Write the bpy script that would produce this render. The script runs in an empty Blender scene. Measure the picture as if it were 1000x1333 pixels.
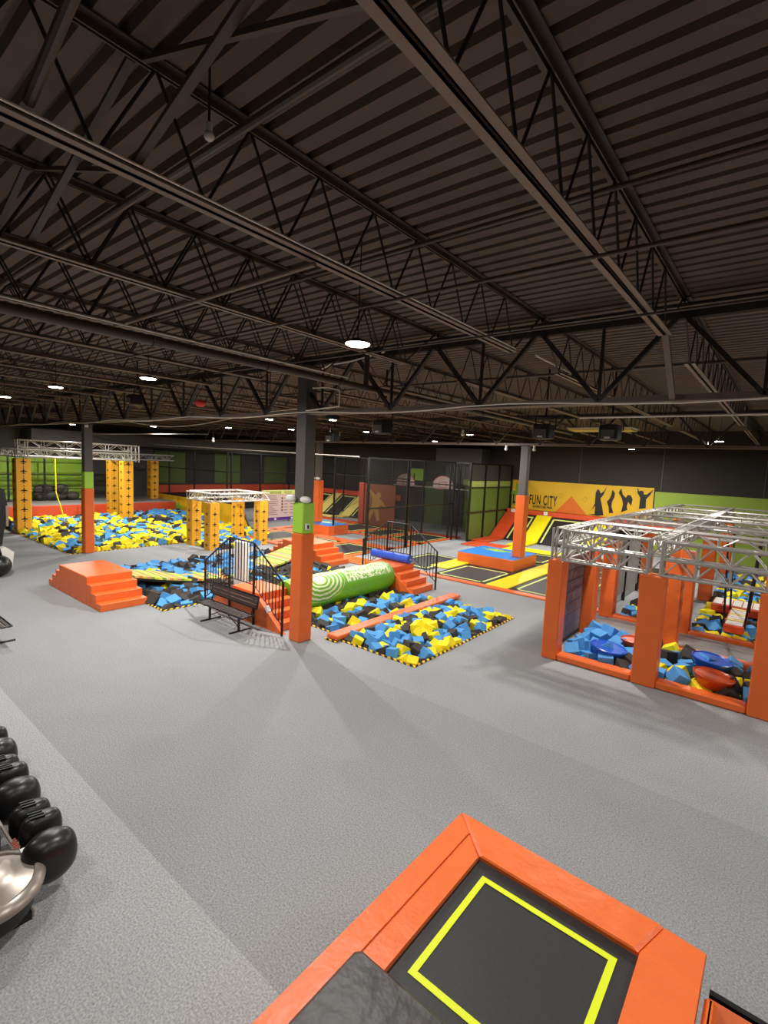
import bpy, math, random
from math import radians as R, sin, cos, pi, sqrt, atan2
from mathutils import Vector, Matrix, Euler
random.seed(11)
scene = bpy.context.scene
COL = scene.collection

# ------------------------------------------------------------------ camera
cam_d = bpy.data.cameras.new('camera'); cam = bpy.data.objects.new('camera', cam_d)
COL.objects.link(cam); scene.camera = cam
yaw, pit, roll = R(-38.971), R(5.634), R(-2.682)
f_ = Vector((sin(yaw)*cos(pit), cos(yaw)*cos(pit), -sin(pit)))
r_ = Vector((cos(yaw), -sin(yaw), 0)); d_ = f_.cross(r_)
rr = cos(roll)*r_ + sin(roll)*d_; dd = -sin(roll)*r_ + cos(roll)*d_
M = Matrix((( rr.x, -dd.x, -f_.x, 0), (rr.y, -dd.y, -f_.y, 0), (rr.z, -dd.z, -f_.z, 4.2), (0, 0, 0, 1)))
cam.matrix_world = M
cam_d.sensor_fit = 'VERTICAL'; cam_d.sensor_height = 36.0; cam_d.lens = 647.13/1333*36
cam_d.clip_start = 0.05; cam_d.clip_end = 200

# ------------------------------------------------------------------ world, exposure
w = bpy.data.worlds.new('world'); scene.world = w; w.use_nodes = True
w.node_tree.nodes['Background'].inputs[0].default_value = (0.9, 0.85, 0.8, 1)
w.node_tree.nodes['Background'].inputs[1].default_value = 0.02
vs = scene.view_settings
vs.view_transform = 'Standard'; vs.look = 'None'; vs.gamma = 1.0; vs.use_curve_mapping = False
vs.exposure = 0.12
LAMP_W = 165.0        # watts of each high-bay disc lamp
LAMP_EMIT = 30.0
# lamps: x, y, z. the first ones are those the photograph shows
LAMPS = [(-3.75, 4.05, 5.46), (-8.9, 4.25, 5.48), (-12.3, 3.9, 5.48), (-16.4, 4.0, 5.48),
         (-17.3, 14.6, 5.48), (-14.2, 16.1, 5.48), (-10.1, 17.7, 5.48), (-15.0, 22.6, 5.48), (-20.3, 13.4, 5.48)]
FILL_LAMPS = [(0.6, 3.6, 5.46), (0.9, 0.2, 5.46), (-4.0, 0.0, 5.46), (-9.0, -0.6, 5.46),
          (3.0, 9.5, 5.46), (-3.3, 12.2, 5.0), (3.0, 16.0, 5.46), (-2.0, 20.5, 5.46), (-24.6, 12.0, 5.46), (-29.8, 10.2, 5.46), (-6.0, 26.0, 5.4), (-29.0, 24.0, 5.46), (-10.0, 24.5, 5.46), (-22.5, 22.0, 5.46)]  # added fill lamps with no known fixture, brightening foreground and far areas

# ------------------------------------------------------------------ materials
def srgb(r, g, b):
    def c(v):
        v /= 255.0
        return v/12.92 if v <= 0.04045 else ((v+0.055)/1.055)**2.4
    return (c(r), c(g), c(b), 1)
MATS = {}
def mat(name, rgb, rough=0.6, metal=0.0, noise=0.0, scale=20.0, bump=0.0, bscale=30.0, spec=0.5, emit=None, emit_s=0.0, alpha=1.0):
    m = bpy.data.materials.new(name); m.use_nodes = True
    nt = m.node_tree; n = nt.nodes; b = n['Principled BSDF']
    c = srgb(*rgb)
    b.inputs['Base Color'].default_value = c
    b.inputs['Roughness'].default_value = rough; b.inputs['Metallic'].default_value = metal
    b.inputs['Specular IOR Level'].default_value = spec
    tc = n.new('ShaderNodeTexCoord')
    if noise > 0:
        nz = n.new('ShaderNodeTexNoise'); nz.inputs['Scale'].default_value = scale; nz.inputs['Detail'].default_value = 4
        nt.links.new(tc.outputs['Object'], nz.inputs['Vector'])
        rp = n.new('ShaderNodeValToRGB')
        rp.color_ramp.elements[0].position = 0.3; rp.color_ramp.elements[1].position = 0.7
        rp.color_ramp.elements[0].color = tuple(v*(1-noise) for v in c[:3])+(1,)
        rp.color_ramp.elements[1].color = tuple(min(1, v*(1+noise)) for v in c[:3])+(1,)
        nt.links.new(nz.outputs['Fac'], rp.inputs['Fac']); nt.links.new(rp.outputs['Color'], b.inputs['Base Color'])
    if bump > 0:
        nb = n.new('ShaderNodeTexNoise'); nb.inputs['Scale'].default_value = bscale; nb.inputs['Detail'].default_value = 3
        nt.links.new(tc.outputs['Object'], nb.inputs['Vector'])
        bp = n.new('ShaderNodeBump'); bp.inputs['Strength'].default_value = bump; bp.inputs['Distance'].default_value = 0.02
        nt.links.new(nb.outputs['Fac'], bp.inputs['Height']); nt.links.new(bp.outputs['Normal'], b.inputs['Normal'])
    if emit:
        b.inputs['Emission Color'].default_value = srgb(*emit); b.inputs['Emission Strength'].default_value = emit_s
    if alpha < 1:
        b.inputs['Alpha'].default_value = alpha
    MATS[name] = m
    return m
mat('orange', (228, 106, 42), 0.42, noise=0.05, scale=3, bump=0.12, bscale=9)
mat('orange_wrinkled', (234, 110, 48), 0.4, noise=0.05, scale=5, bump=0.5, bscale=7)
mat('red_orange', (205, 74, 34), 0.5, noise=0.06, scale=3)
mat('rust', (150, 62, 38), 0.6, noise=0.05)
mat('lime', (158, 205, 62), 0.5, noise=0.04)
mat('wall_lime', (140, 165, 58), 0.7, noise=0.04)
mat('lime_line', (222, 235, 20), 0.5)
mat('pale_lime', (205, 215, 120), 0.6)
mat('yellow', (235, 215, 20), 0.5, noise=0.05, scale=4)
mat('amber', (236, 170, 40), 0.5, noise=0.03, scale=3)
mat('foam_blue', (84, 158, 220), 0.85, noise=0.08, scale=9)
mat('foam_yellow', (250, 228, 30), 0.85, noise=0.05, scale=9)
mat('foam_black', (62, 57, 53), 0.9, noise=0.1, scale=9)
mat('mat_black', (34, 33, 33), 0.5, noise=0.25, scale=60, bump=0.15, bscale=400)
mat('black', (18, 18, 18), 0.5)
mat('black_steel', (22, 21, 22), 0.35)
mat('black_gloss', (20, 19, 19), 0.28, bump=0.1, bscale=8)
mat('black_cushion', (52, 48, 46), 0.45, bump=0.9, bscale=6)
mat('ceil_paint', (102, 88, 78), 0.75, noise=0.12, scale=2.5, bump=0.1, bscale=60)
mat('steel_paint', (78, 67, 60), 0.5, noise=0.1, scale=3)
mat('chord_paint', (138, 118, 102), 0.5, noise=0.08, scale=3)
mat('dark_steel', (44, 40, 38), 0.5)
mat('pipe_paint', (80, 68, 60), 0.4)
mat('white', (225, 222, 212), 0.5)
mat('white_fabric', (232, 230, 226), 0.7, bump=0.2, bscale=10)
mat('conduit', (245, 236, 216), 0.35)
mat('wall_dark', (44, 40, 37), 0.85, noise=0.08, scale=1.5)
mat('wall_grey', (72, 70, 68), 0.85, noise=0.08, scale=1)
mat('column_grey', (88, 84, 80), 0.6, noise=0.05)
mat('bench_brown', (62, 52, 46), 0.5)
mat('blue_vinyl', (45, 130, 215), 0.4, noise=0.05, scale=5)
mat('blue_roll', (50, 90, 205), 0.35)
mat('dish_blue', (30, 90, 200), 0.3)
mat('dish_orange', (205, 75, 20), 0.3)
mat('aluminium', (178, 173, 165), 0.45, metal=0.35, noise=0.04)
mat('floor_dark', (42, 40, 40), 0.9)
mat('purple', (95, 45, 130), 0.5)
mat('sign_pink', (205, 180, 172), 0.6)
mat('print_grey', (120, 100, 100), 0.7)
mat('brown_print', (120, 62, 30), 0.7)
mat('tan_print', (150, 120, 50), 0.7)
mat('mural', (226, 178, 24), 0.6, noise=0.22, scale=1.2)
mat('banner_yellow', (206, 166, 26), 0.6, noise=0.08, scale=0.8)
mat('banner_orange', (205, 105, 20), 0.6)
mat('deck_grey', (150, 146, 142), 0.85, noise=0.06, scale=4)
mat('silver_plastic', (160, 150, 140), 0.3, metal=0.5, bump=0.1, bscale=4)
mat('rubber', (24, 23, 23), 0.35, bump=0.08, bscale=10)
mat('red', (200, 40, 40), 0.5)
mat('pale_yellow', (225, 205, 110), 0.6)
mat('led', (255, 250, 240), 0.5, emit=(255, 244, 225), emit_s=LAMP_EMIT)

def node_mat(name, rough=0.6):
    m = bpy.data.materials.new(name); m.use_nodes = True; MATS[name] = m
    return m, m.node_tree, m.node_tree.nodes, m.node_tree.nodes['Principled BSDF']
def carpet():
    m, nt, n, b = node_mat('carpet'); L = nt.links
    b.inputs['Roughness'].default_value = 0.95; b.inputs['Specular IOR Level'].default_value = 0.1
    tc = n.new('ShaderNodeTexCoord'); sx = n.new('ShaderNodeSeparateXYZ'); L.new(tc.outputs['Object'], sx.inputs[0])
    # lengths of carpet 2.5 m wide laid along x, nap brushed alternately
    a = n.new('ShaderNodeMath'); a.operation = 'SUBTRACT'; a.inputs[1].default_value = 2.33; L.new(sx.outputs['Y'], a.inputs[0])
    dv = n.new('ShaderNodeMath'); dv.operation = 'DIVIDE'; dv.inputs[1].default_value = 2.46; L.new(a.outputs[0], dv.inputs[0])
    fl = n.new('ShaderNodeMath'); fl.operation = 'FLOOR'; L.new(dv.outputs[0], fl.inputs[0])
    wn = n.new('ShaderNodeTexWhiteNoise'); wn.noise_dimensions = '1D'
    of = n.new('ShaderNodeMath'); of.operation = 'ADD'; of.inputs[1].default_value = 7.31; L.new(fl.outputs[0], of.inputs[0]); L.new(of.outputs[0], wn.inputs['W'])
    lt = n.new('ShaderNodeMath'); lt.operation = 'LESS_THAN'; lt.inputs[1].default_value = 0.0; L.new(fl.outputs[0], lt.inputs[0])
    n1 = n.new('ShaderNodeTexNoise'); n1.inputs['Scale'].default_value = 55; n1.inputs['Detail'].default_value = 6; L.new(tc.outputs['Object'], n1.inputs['Vector'])
    n2 = n.new('ShaderNodeTexNoise'); n2.inputs['Scale'].default_value = 0.7; n2.inputs['Detail'].default_value = 3; L.new(tc.outputs['Object'], n2.inputs['Vector'])
    r1 = n.new('ShaderNodeValToRGB'); r1.color_ramp.elements[0].position = 0.25; r1.color_ramp.elements[1].position = 0.75
    r1.color_ramp.elements[0].color = srgb(120, 122, 124); r1.color_ramp.elements[1].color = srgb(178, 180, 180)
    L.new(n1.outputs['Fac'], r1.inputs['Fac'])
    def sc(inp, k, c0):
        q = n.new('ShaderNodeMath'); q.operation = 'MULTIPLY_ADD'; q.inputs[1].default_value = k; q.inputs[2].default_value = c0
        L.new(inp, q.inputs[0]); return q.outputs[0]
    s1 = sc(wn.outputs['Value'], 0.16, 0.86); s2 = sc(lt.outputs[0], 0.18, 0.0); s3 = sc(n2.outputs['Fac'], 0.16, -0.08)
    ad = n.new('ShaderNodeMath'); ad.operation = 'ADD'; L.new(s1, ad.inputs[0]); L.new(s2, ad.inputs[1])
    ad2 = n.new('ShaderNodeMath'); ad2.operation = 'ADD'; L.new(ad.outputs[0], ad2.inputs[0]); L.new(s3, ad2.inputs[1])
    mx = n.new('ShaderNodeVectorMath'); mx.operation = 'SCALE'; L.new(r1.outputs['Color'], mx.inputs[0]); L.new(ad2.outputs[0], mx.inputs['Scale'])
    L.new(mx.outputs[0], b.inputs['Base Color'])
    bp = n.new('ShaderNodeBump'); bp.inputs['Strength'].default_value = 0.5; bp.inputs['Distance'].default_value = 0.01
    L.new(n1.outputs['Fac'], bp.inputs['Height']); L.new(bp.outputs['Normal'], b.inputs['Normal'])
carpet()
def stripes(name, axis, pitch, cols, rough=0.6, diag=False):
    m, nt, n, b = node_mat(name); L = nt.links; b.inputs['Roughness'].default_value = rough
    tc = n.new('ShaderNodeTexCoord'); sx = n.new('ShaderNodeSeparateXYZ'); L.new(tc.outputs['Object'], sx.inputs[0])
    src = sx.outputs[axis]
    if diag:
        a = n.new('ShaderNodeMath'); a.operation = 'ADD'; L.new(sx.outputs['X'], a.inputs[0]); L.new(sx.outputs['Y'], a.inputs[1]); src = a.outputs[0]
    d = n.new('ShaderNodeMath'); d.operation = 'DIVIDE'; d.inputs[1].default_value = pitch; L.new(src, d.inputs[0])
    fr = n.new('ShaderNodeMath'); fr.operation = 'FRACT'; L.new(d.outputs[0], fr.inputs[0])
    rp = n.new('ShaderNodeValToRGB'); rp.color_ramp.interpolation = 'CONSTANT'
    for i, c in enumerate(cols):
        p = i/len(cols)
        e = rp.color_ramp.elements[i] if i < 2 else rp.color_ramp.elements.new(p)
        e.position = p; e.color = srgb(*c)
    L.new(fr.outputs[0], rp.inputs['Fac']); L.new(rp.outputs['Color'], b.inputs['Base Color'])
stripes('hazard', 'X', 0.17, [(240, 190, 30), (30, 26, 22)], diag=True)
stripes('bridge_stripes', 'Y', 0.95, [(205, 215, 60), (235, 225, 90), (120, 160, 50), (225, 205, 120), (235, 130, 70), (205, 215, 60), (230, 150, 120), (140, 170, 60)], diag=False)
stripes('wood_grey', 'Y', 0.11, [(150, 146, 142), (128, 124, 121), (158, 154, 150), (136, 131, 127)])
def net():
    m, nt, n, b = node_mat('netting'); L = nt.links
    b.inputs['Base Color'].default_value = srgb(22, 22, 20); b.inputs['Roughness'].default_value = 0.8
    b.inputs['Alpha'].default_value = 0.30
net()
def tube_print():
    m, nt, n, b = node_mat('tube_vinyl'); L = nt.links; b.inputs['Roughness'].default_value = 0.4
    tc = n.new('ShaderNodeTexCoord'); sx = n.new('ShaderNodeSeparateXYZ'); L.new(tc.outputs['Object'], sx.inputs[0])
    def mth(op, a, bb, c=None):
        q = n.new('ShaderNodeMath'); q.operation = op
        for i, v in enumerate((a, bb, c)):
            if v is None: continue
            if isinstance(v, (int, float)): q.inputs[i].default_value = v
            else: L.new(v, q.inputs[i])
        return q.outputs[0]
    # printed concentric rings around a centre on the upper camera-facing side of the roll
    dy = mth('SUBTRACT', sx.outputs['Y'], 1.05); dz = mth('SUBTRACT', sx.outputs['Z'], 0.38); dx = mth('SUBTRACT', sx.outputs['X'], 0.25)
    dist = mth('SQRT', mth('ADD', mth('ADD', mth('MULTIPLY', dy, mth('MULTIPLY', dy, 0.45)), mth('MULTIPLY', dz, dz)), mth('MULTIPLY', dx, dx)), None)
    nz = n.new('ShaderNodeTexNoise'); nz.inputs['Scale'].default_value = 3; L.new(tc.outputs['Object'], nz.inputs['Vector'])
    dist = mth('ADD', dist, mth('MULTIPLY_ADD', nz.outputs['Fac'], 0.12, -0.06))
    ring = mth('GREATER_THAN', mth('SINE', mth('MULTIPLY', dist, 62.0), None), 0.15)
    ring = mth('MULTIPLY', ring, mth('LESS_THAN', dist, 0.62)); ring = mth('MAXIMUM', ring, mth('LESS_THAN', dist, 0.16))
    # printed band of small pale marks along the far upper side
    band = mth('MULTIPLY', mth('GREATER_THAN', sx.outputs['Y'], 2.05), mth('GREATER_THAN', sx.outputs['Z'], 0.22))
    band = mth('MULTIPLY', band, mth('LESS_THAN', sx.outputs['Y'], 4.1))
    vo = n.new('ShaderNodeTexNoise'); vo.inputs['Scale'].default_value = 14; L.new(tc.outputs['Object'], vo.inputs['Vector'])
    band = mth('MULTIPLY', band, mth('GREATER_THAN', vo.outputs['Fac'], 0.46))
    fac = mth('MAXIMUM', ring, band)
    mx = n.new('ShaderNodeMix'); mx.data_type = 'RGBA'; L.new(fac, mx.inputs['Factor'])
    mx.inputs['A'].default_value = srgb(112, 178, 38); mx.inputs['B'].default_value = srgb(226, 234, 190)
    L.new(mx.outputs['Result'], b.inputs['Base Color'])
    bp = n.new('ShaderNodeBump'); bp.inputs['Strength'].default_value = 0.4; bp.inputs['Distance'].default_value = 0.03; L.new(nz.outputs['Fac'], bp.inputs['Height']); L.new(bp.outputs['Normal'], b.inputs['Normal'])
tube_print()

# ------------------------------------------------------------------ mesh helpers
class MB:
    """collects shapes in world coordinates; build() links them as one mesh object"""
    def __init__(s): s.v = []; s.f = []; s.mi = []; s.cur = 0
    def add(s, vs_, fs):
        o = len(s.v); s.v += [tuple(p) for p in vs_]; s.f += [tuple(i+o for i in f) for f in fs]; s.mi += [s.cur]*len(fs); return s
    def slot(s, i): s.cur = i; return s
    def box(s, x0, x1, y0, y1, z0, z1):
        return s.add([(x, y, z) for z in (z0, z1) for y in (y0, y1) for x in (x0, x1)],
                     [(0, 2, 3, 1), (4, 5, 7, 6), (0, 1, 5, 4), (2, 6, 7, 3), (0, 4, 6, 2), (1, 3, 7, 5)])
    def bev(s, x0, x1, y0, y1, z0, z1, b=0.02):
        """box with chamfered edges"""
        vs_ = []; b = min(b, (x1-x0)/2.2, (y1-y0)/2.2, (z1-z0)/2.2)
        rings = [(z0, b), (z0+b, 0), (z1-b, 0), (z1, b)]
        for z, i in rings:
            X0, X1, Y0, Y1 = x0+i, x1-i, y0+i, y1-i
            c = b
            vs_ += [(X0+c, Y0, z), (X1-c, Y0, z), (X1, Y0+c, z), (X1, Y1-c, z), (X1-c, Y1, z), (X0+c, Y1, z), (X0, Y1-c, z), (X0, Y0+c, z)]
        fs = [tuple(range(7, -1, -1)), tuple(range(24, 32))]
        for r in range(3):
            for k in range(8):
                a = r*8+k; b2 = r*8+(k+1) % 8
                fs.append((a, b2, b2+8, a+8))
        return s.add(vs_, fs)
    def bar(s, p, q, w, h=None):
        """square bar from p to q"""
        p = Vector(p); q = Vector(q); d = (q-p).normalized(); h = h or w
        up = Vector((0, 0, 1)) if abs(d.z) < 0.95 else Vector((0, 1, 0))
        a = d.cross(up).normalized(); b = a.cross(d)
        vs_ = [e + a*sx*w/2 + b*sy*h/2 for e in (p, q) for sx, sy in ((-1, -1), (1, -1), (1, 1), (-1, 1))]
        return s.add(vs_, [(0, 3, 2, 1), (4, 5, 6, 7), (0, 1, 5, 4), (1, 2, 6, 5), (2, 3, 7, 6), (3, 0, 4, 7)])
    def tube(s, p, q, r, n=8, r2=None):
        p = Vector(p); q = Vector(q); d = (q-p).normalized(); r2 = r if r2 is None else r2
        up = Vector((0, 0, 1)) if abs(d.z) < 0.95 else Vector((0, 1, 0))
        a = d.cross(up).normalized(); b = a.cross(d)
        vs_ = [e + (a*cos(2*pi*k/n) + b*sin(2*pi*k/n))*rad for e, rad in ((p, r), (q, r2)) for k in range(n)]
        fs = [tuple(range(n-1, -1, -1)), tuple(range(n, 2*n))] + [(k, (k+1) % n, n+(k+1) % n, n+k) for k in range(n)]
        return s.add(vs_, fs)
    def path(s, pts, r, n=8):
        for a, b in zip(pts, pts[1:]): s.tube(a, b, r, n)
        return s
    def lathe(s, c, prof, n=24, sq=(1, 1)):
        cx, cy, cz = c; o = []
        for rad, z in prof:
            o += [(cx+rad*cos(2*pi*k/n)*sq[0], cy+rad*sin(2*pi*k/n)*sq[1], cz+z) for k in range(n)]
        fs = [(r*n+k, r*n+(k+1) % n, (r+1)*n+(k+1) % n, (r+1)*n+k) for r in range(len(prof)-1) for k in range(n)]
        fs += [tuple(range(n-1, -1, -1)), tuple(range((len(prof)-1)*n, len(prof)*n))]
        return s.add(o, fs)
    def prism(s, poly, axis, a, b):
        """poly of 2D points extruded along axis from a to b. axis x: (y,z); y: (x,z); z: (x,y)"""
        def mk(p, t): return {'x': (t, p[0], p[1]), 'y': (p[0], t, p[1]), 'z': (p[0], p[1], t)}[axis]
        n = len(poly); vs_ = [mk(p, a) for p in poly]+[mk(p, b) for p in poly]
        fs = [tuple(range(n)), tuple(range(2*n-1, n-1, -1))] + [(k, n+k, n+(k+1) % n, (k+1) % n) for k in range(n)]
        return s.add(vs_, fs)
    def ball(s, c, r, sc=(1, 1, 1), n=14, m=9):
        vs_ = []
        for i in range(1, m):
            t = pi*i/m
            vs_ += [(c[0]+r*sc[0]*sin(t)*cos(2*pi*k/n), c[1]+r*sc[1]*sin(t)*sin(2*pi*k/n), c[2]+r*sc[2]*cos(t)) for k in range(n)]
        vs_ += [(c[0], c[1], c[2]+r*sc[2]), (c[0], c[1], c[2]-r*sc[2])]
        T = (m-1)*n; fs = []
        for i in range(m-2):
            for k in range(n): fs.append((i*n+k, (i+1)*n+k, (i+1)*n+(k+1) % n, i*n+(k+1) % n))
        for k in range(n): fs.append((T, k, (k+1) % n)); fs.append((T+1, (m-2)*n+(k+1) % n, (m-2)*n+k))
        return s.add(vs_, fs)
    def cube(s, c, e, rot):
        m = rot.to_matrix(); vs_ = [Vector(c)+m @ Vector((x*e/2, y*e/2, z*e/2)) for z in (-1, 1) for y in (-1, 1) for x in (-1, 1)]
        return s.add(vs_, [(0, 2, 3, 1), (4, 5, 7, 6), (0, 1, 5, 4), (2, 6, 7, 3), (0, 4, 6, 2), (1, 3, 7, 5)])
    def build(s, name, m, parent=None, smooth=False, subsurf=0, at=None):
        o0 = Vector((0, 0, 0))
        if parent is not None:
            t = parent
            while t.parent: t = t.parent
            o0 = t.location
        if at is not None: o0 = Vector(at)
        me = bpy.data.meshes.new(name)
        me.from_pydata([(v[0]-o0.x, v[1]-o0.y, v[2]-o0.z) for v in s.v], [], s.f)
        ms = m if isinstance(m, (list, tuple)) else [m]
        for q in ms: me.materials.append(MATS[q])
        if len(ms) > 1: me.polygons.foreach_set('material_index', s.mi)
        if smooth: me.polygons.foreach_set('use_smooth', [True]*len(me.polygons))
        me.update()
        ob = bpy.data.objects.new(name, me); COL.objects.link(ob)
        if parent is not None: ob.parent = parent
        elif at is not None: ob.location = o0
        if smooth:
            md = ob.modifiers.new('es', 'EDGE_SPLIT'); md.split_angle = R(40)
        if subsurf:
            md = ob.modifiers.new('ss', 'SUBSURF'); md.levels = md.render_levels = subsurf
        return ob
def tag(o, label=None, cat=None, group=None, kind=None):
    if label: o['label'] = label
    if cat: o['category'] = cat
    if group: o['group'] = group
    if kind: o['kind'] = kind
    return o
def thing(name, label, cat, loc=(0, 0, 0), group=None):
    o = bpy.data.objects.new(name, None); COL.objects.link(o); o.location = loc; o.empty_display_size = 0.1
    return tag(o, label, cat, group)
def struct(name, mb, m): return tag(mb.build(name, m), kind='structure')
def text_mesh(name, body, m, size, loc, rot, parent, sx=1.0, extr=0.004, bold=0.0):
    cu = bpy.data.curves.new(name, 'FONT'); cu.body = body; cu.size = size; cu.extrude = extr; cu.resolution_u = 3; cu.offset = bold; cu.space_character = 1.12 if bold > .01 else 1.0
    t = bpy.data.objects.new(name, cu); COL.objects.link(t)
    dg = bpy.context.evaluated_depsgraph_get(); me = bpy.data.meshes.new_from_object(t.evaluated_get(dg))
    bpy.data.objects.remove(t)
    me.materials.clear(); me.materials.append(MATS[m])
    o = bpy.data.objects.new(name, me); COL.objects.link(o); o.parent = parent
    top = parent
    while top.parent: top = top.parent
    o.location = Vector(loc)-top.location; o.rotation_euler = rot; o.scale = (sx, 1, 1)
    return o

# ------------------------------------------------------------------ room shell
X0, X1, Y0, Y1 = -36.0, 7.0, -5.0, 30.0
ZD = 6.55
PITS = {'striped': (-18.0, -12.62, 6.45, 13.55), 'tube': (-12.62, -8.12, 8.52, 12.85), 'front': (-7.78, -5.72, 8.3, 13.0),
        'left_bay': (-3.62, -1.9, 11.12, 13.25), 'mid_bay': (-1.9, 0.02, 11.12, 13.25), 'right_bay': (0.02, 1.7, 11.12, 13.25),
        'far_left_bay': (-3.55, -2.12, 15.45, 19.8), 'far_mid_bay': (-1.7, 1.7, 15.45, 26.3),
        'ninja': (-32.1, -21.95, 7.35, 17.2), 'ninja_small': (-21.95, -19.35, 12.2, 15.0)}
xs = sorted({X0, X1} | {v for p in PITS.values() for v in p[:2]}); ys = sorted({Y0, Y1} | {v for p in PITS.values() for v in p[2:]})
fl = MB()
for a, b in zip(xs, xs[1:]):
    run = None
    for c, d in zip(ys, ys[1:]):
        mx_, my_ = (a+b)/2, (c+d)/2
        hole = any(p[0] < mx_ < p[1] and p[2] < my_ < p[3] for p in PITS.values())
        if not hole: run = (run[0], d) if run else (c, d)
        if (hole or d == Y1) and run:
            fl.add([(a, run[0], 0), (b, run[0], 0), (b, run[1], 0), (a, run[1], 0)], [(0, 1, 2, 3)])
            run = None
struct('floor', fl, 'carpet')
pw = MB()
for p in PITS.values():
    a, b, c, d = p
    pw.add([(a, c, -1), (b, c, -1), (b, d, -1), (a, d, -1), (a, c, 0), (b, c, 0), (b, d, 0), (a, d, 0)],
           [(0, 1, 2, 3), (0, 4, 5, 1), (1, 5, 6, 2), (2, 6, 7, 3), (3, 7, 4, 0)])
struct('trim_1', pw, 'floor_dark')['label'] = 'dark lining of the sunken foam pits'
T = 0.15
struct('wall_back', MB().box(X0-T, X1+T, Y1, Y1+T, 0, 6.8), 'wall_dark')
struct('wall_left', MB().box(X0-T, X0, Y0, Y1, 0, 6.8), 'wall_grey')
struct('wall_right', MB().box(X1, X1+T, Y0, Y1, 0, 6.8), 'wall_dark')
struct('wall_front', MB().box(X0-T, X1+T, Y0-T, Y0, 0, 6.8), 'wall_dark')
# corrugated steel roof deck, ribs along x
dk = MB(); pitch = 0.2; n = int((Y1-Y0)/pitch)
prof = [(0.0, 0.0), (0.125, 0.0), (0.143, 0.07), (0.182, 0.07)]
pts = [(Y0+i*pitch+a, ZD+b) for i in range(n) for a, b in prof]+[(Y1, ZD)]
vs_ = [(x, y, z) for y, z in pts for x in (X0, X1)]
dk.add(vs_, [(2*i, 2*i+1, 2*i+3, 2*i+2) for i in range(len(pts)-1)])
struct('ceiling', dk, 'ceil_paint')
struct('trim_2', MB().box(X0, X1, Y0, Y1, 6.7, 6.75), 'dark_steel')['label'] = 'roof covering above the corrugated deck'
# lime painted lower part of the back wall right of the banner, and upper dark bulkhead seams
struct('trim_3', MB().box(-5.55, X1, Y1-0.03, Y1, 0, 3.34), 'wall_lime')['label'] = 'lime green painted lower wall to the right of the yellow banner'
sm = MB()
for x in (-9.6, -5.3, -0.9, 3.4): sm.box(x-0.012, x+0.012, Y1-0.02, Y1, 3.4, 5.6)
struct('trim_4', sm, 'column_grey')['label'] = 'vertical joints of the dark wall panels'

# ------------------------------------------------------------------ roof steel
def angle_pair(mb, axis, c, z, a, b, w=0.055, gap=0.022, t=0.01, up=False):
    """double angle chord running along axis at cross position c"""
    for s in (-1, 1):
        i0 = c+s*gap/2; i1 = c+s*(gap/2+w); lo, hi = min(i0, i1), max(i0, i1)
        v0, v1 = (i0, i0+s*t); vl, vh = min(v0, v1), max(v0, v1)
        zz = (z-0.055, z) if up else (z, z+0.055)
        fz = (z-t, z) if up else (z, z+t)
        if axis == 'y': mb.box(lo, hi, a, b, *fz); mb.box(vl, vh, a, b, *zz)
        else: mb.box(a, b, lo, hi, *fz); mb.box(a, b, vl, vh, *zz)
JX = [-1.30-1.92*k for k in range(18)]
BAYS = [(Y0, 7.6), (7.6, 19.8), (19.8, Y1)]
ORD = ['nearest', 'second', 'third', 'fourth', 'fifth', 'sixth', 'seventh', 'eighth', 'ninth', 'tenth', 'eleventh', 'twelfth', 'thirteenth', 'fourteenth', 'fifteenth', 'sixteenth', 'seventeenth', 'eighteenth']
ORD1 = ['first']+ORD[1:]
rod_mesh = {}
def rod(parent, name, p, q, r, m):
    """web rods share one mesh per kind, placed by rotation"""
    p = Vector(p); q = Vector(q); L = (q-p).length; key = (round(L, 3), r, m)
    if key not in rod_mesh:
        mb = MB(); mb.tube((0, 0, 0), (0, 0, L), r, 6); tmp = mb.build(name, m); rod_mesh[key] = tmp.data; bpy.data.objects.remove(tmp)
    o = bpy.data.objects.new(name, rod_mesh[key]); COL.objects.link(o); o.parent = parent
    o.location = p - parent.location
    o.rotation_euler = (q-p).to_track_quat('Z', 'Y').to_euler()
    return o
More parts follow.
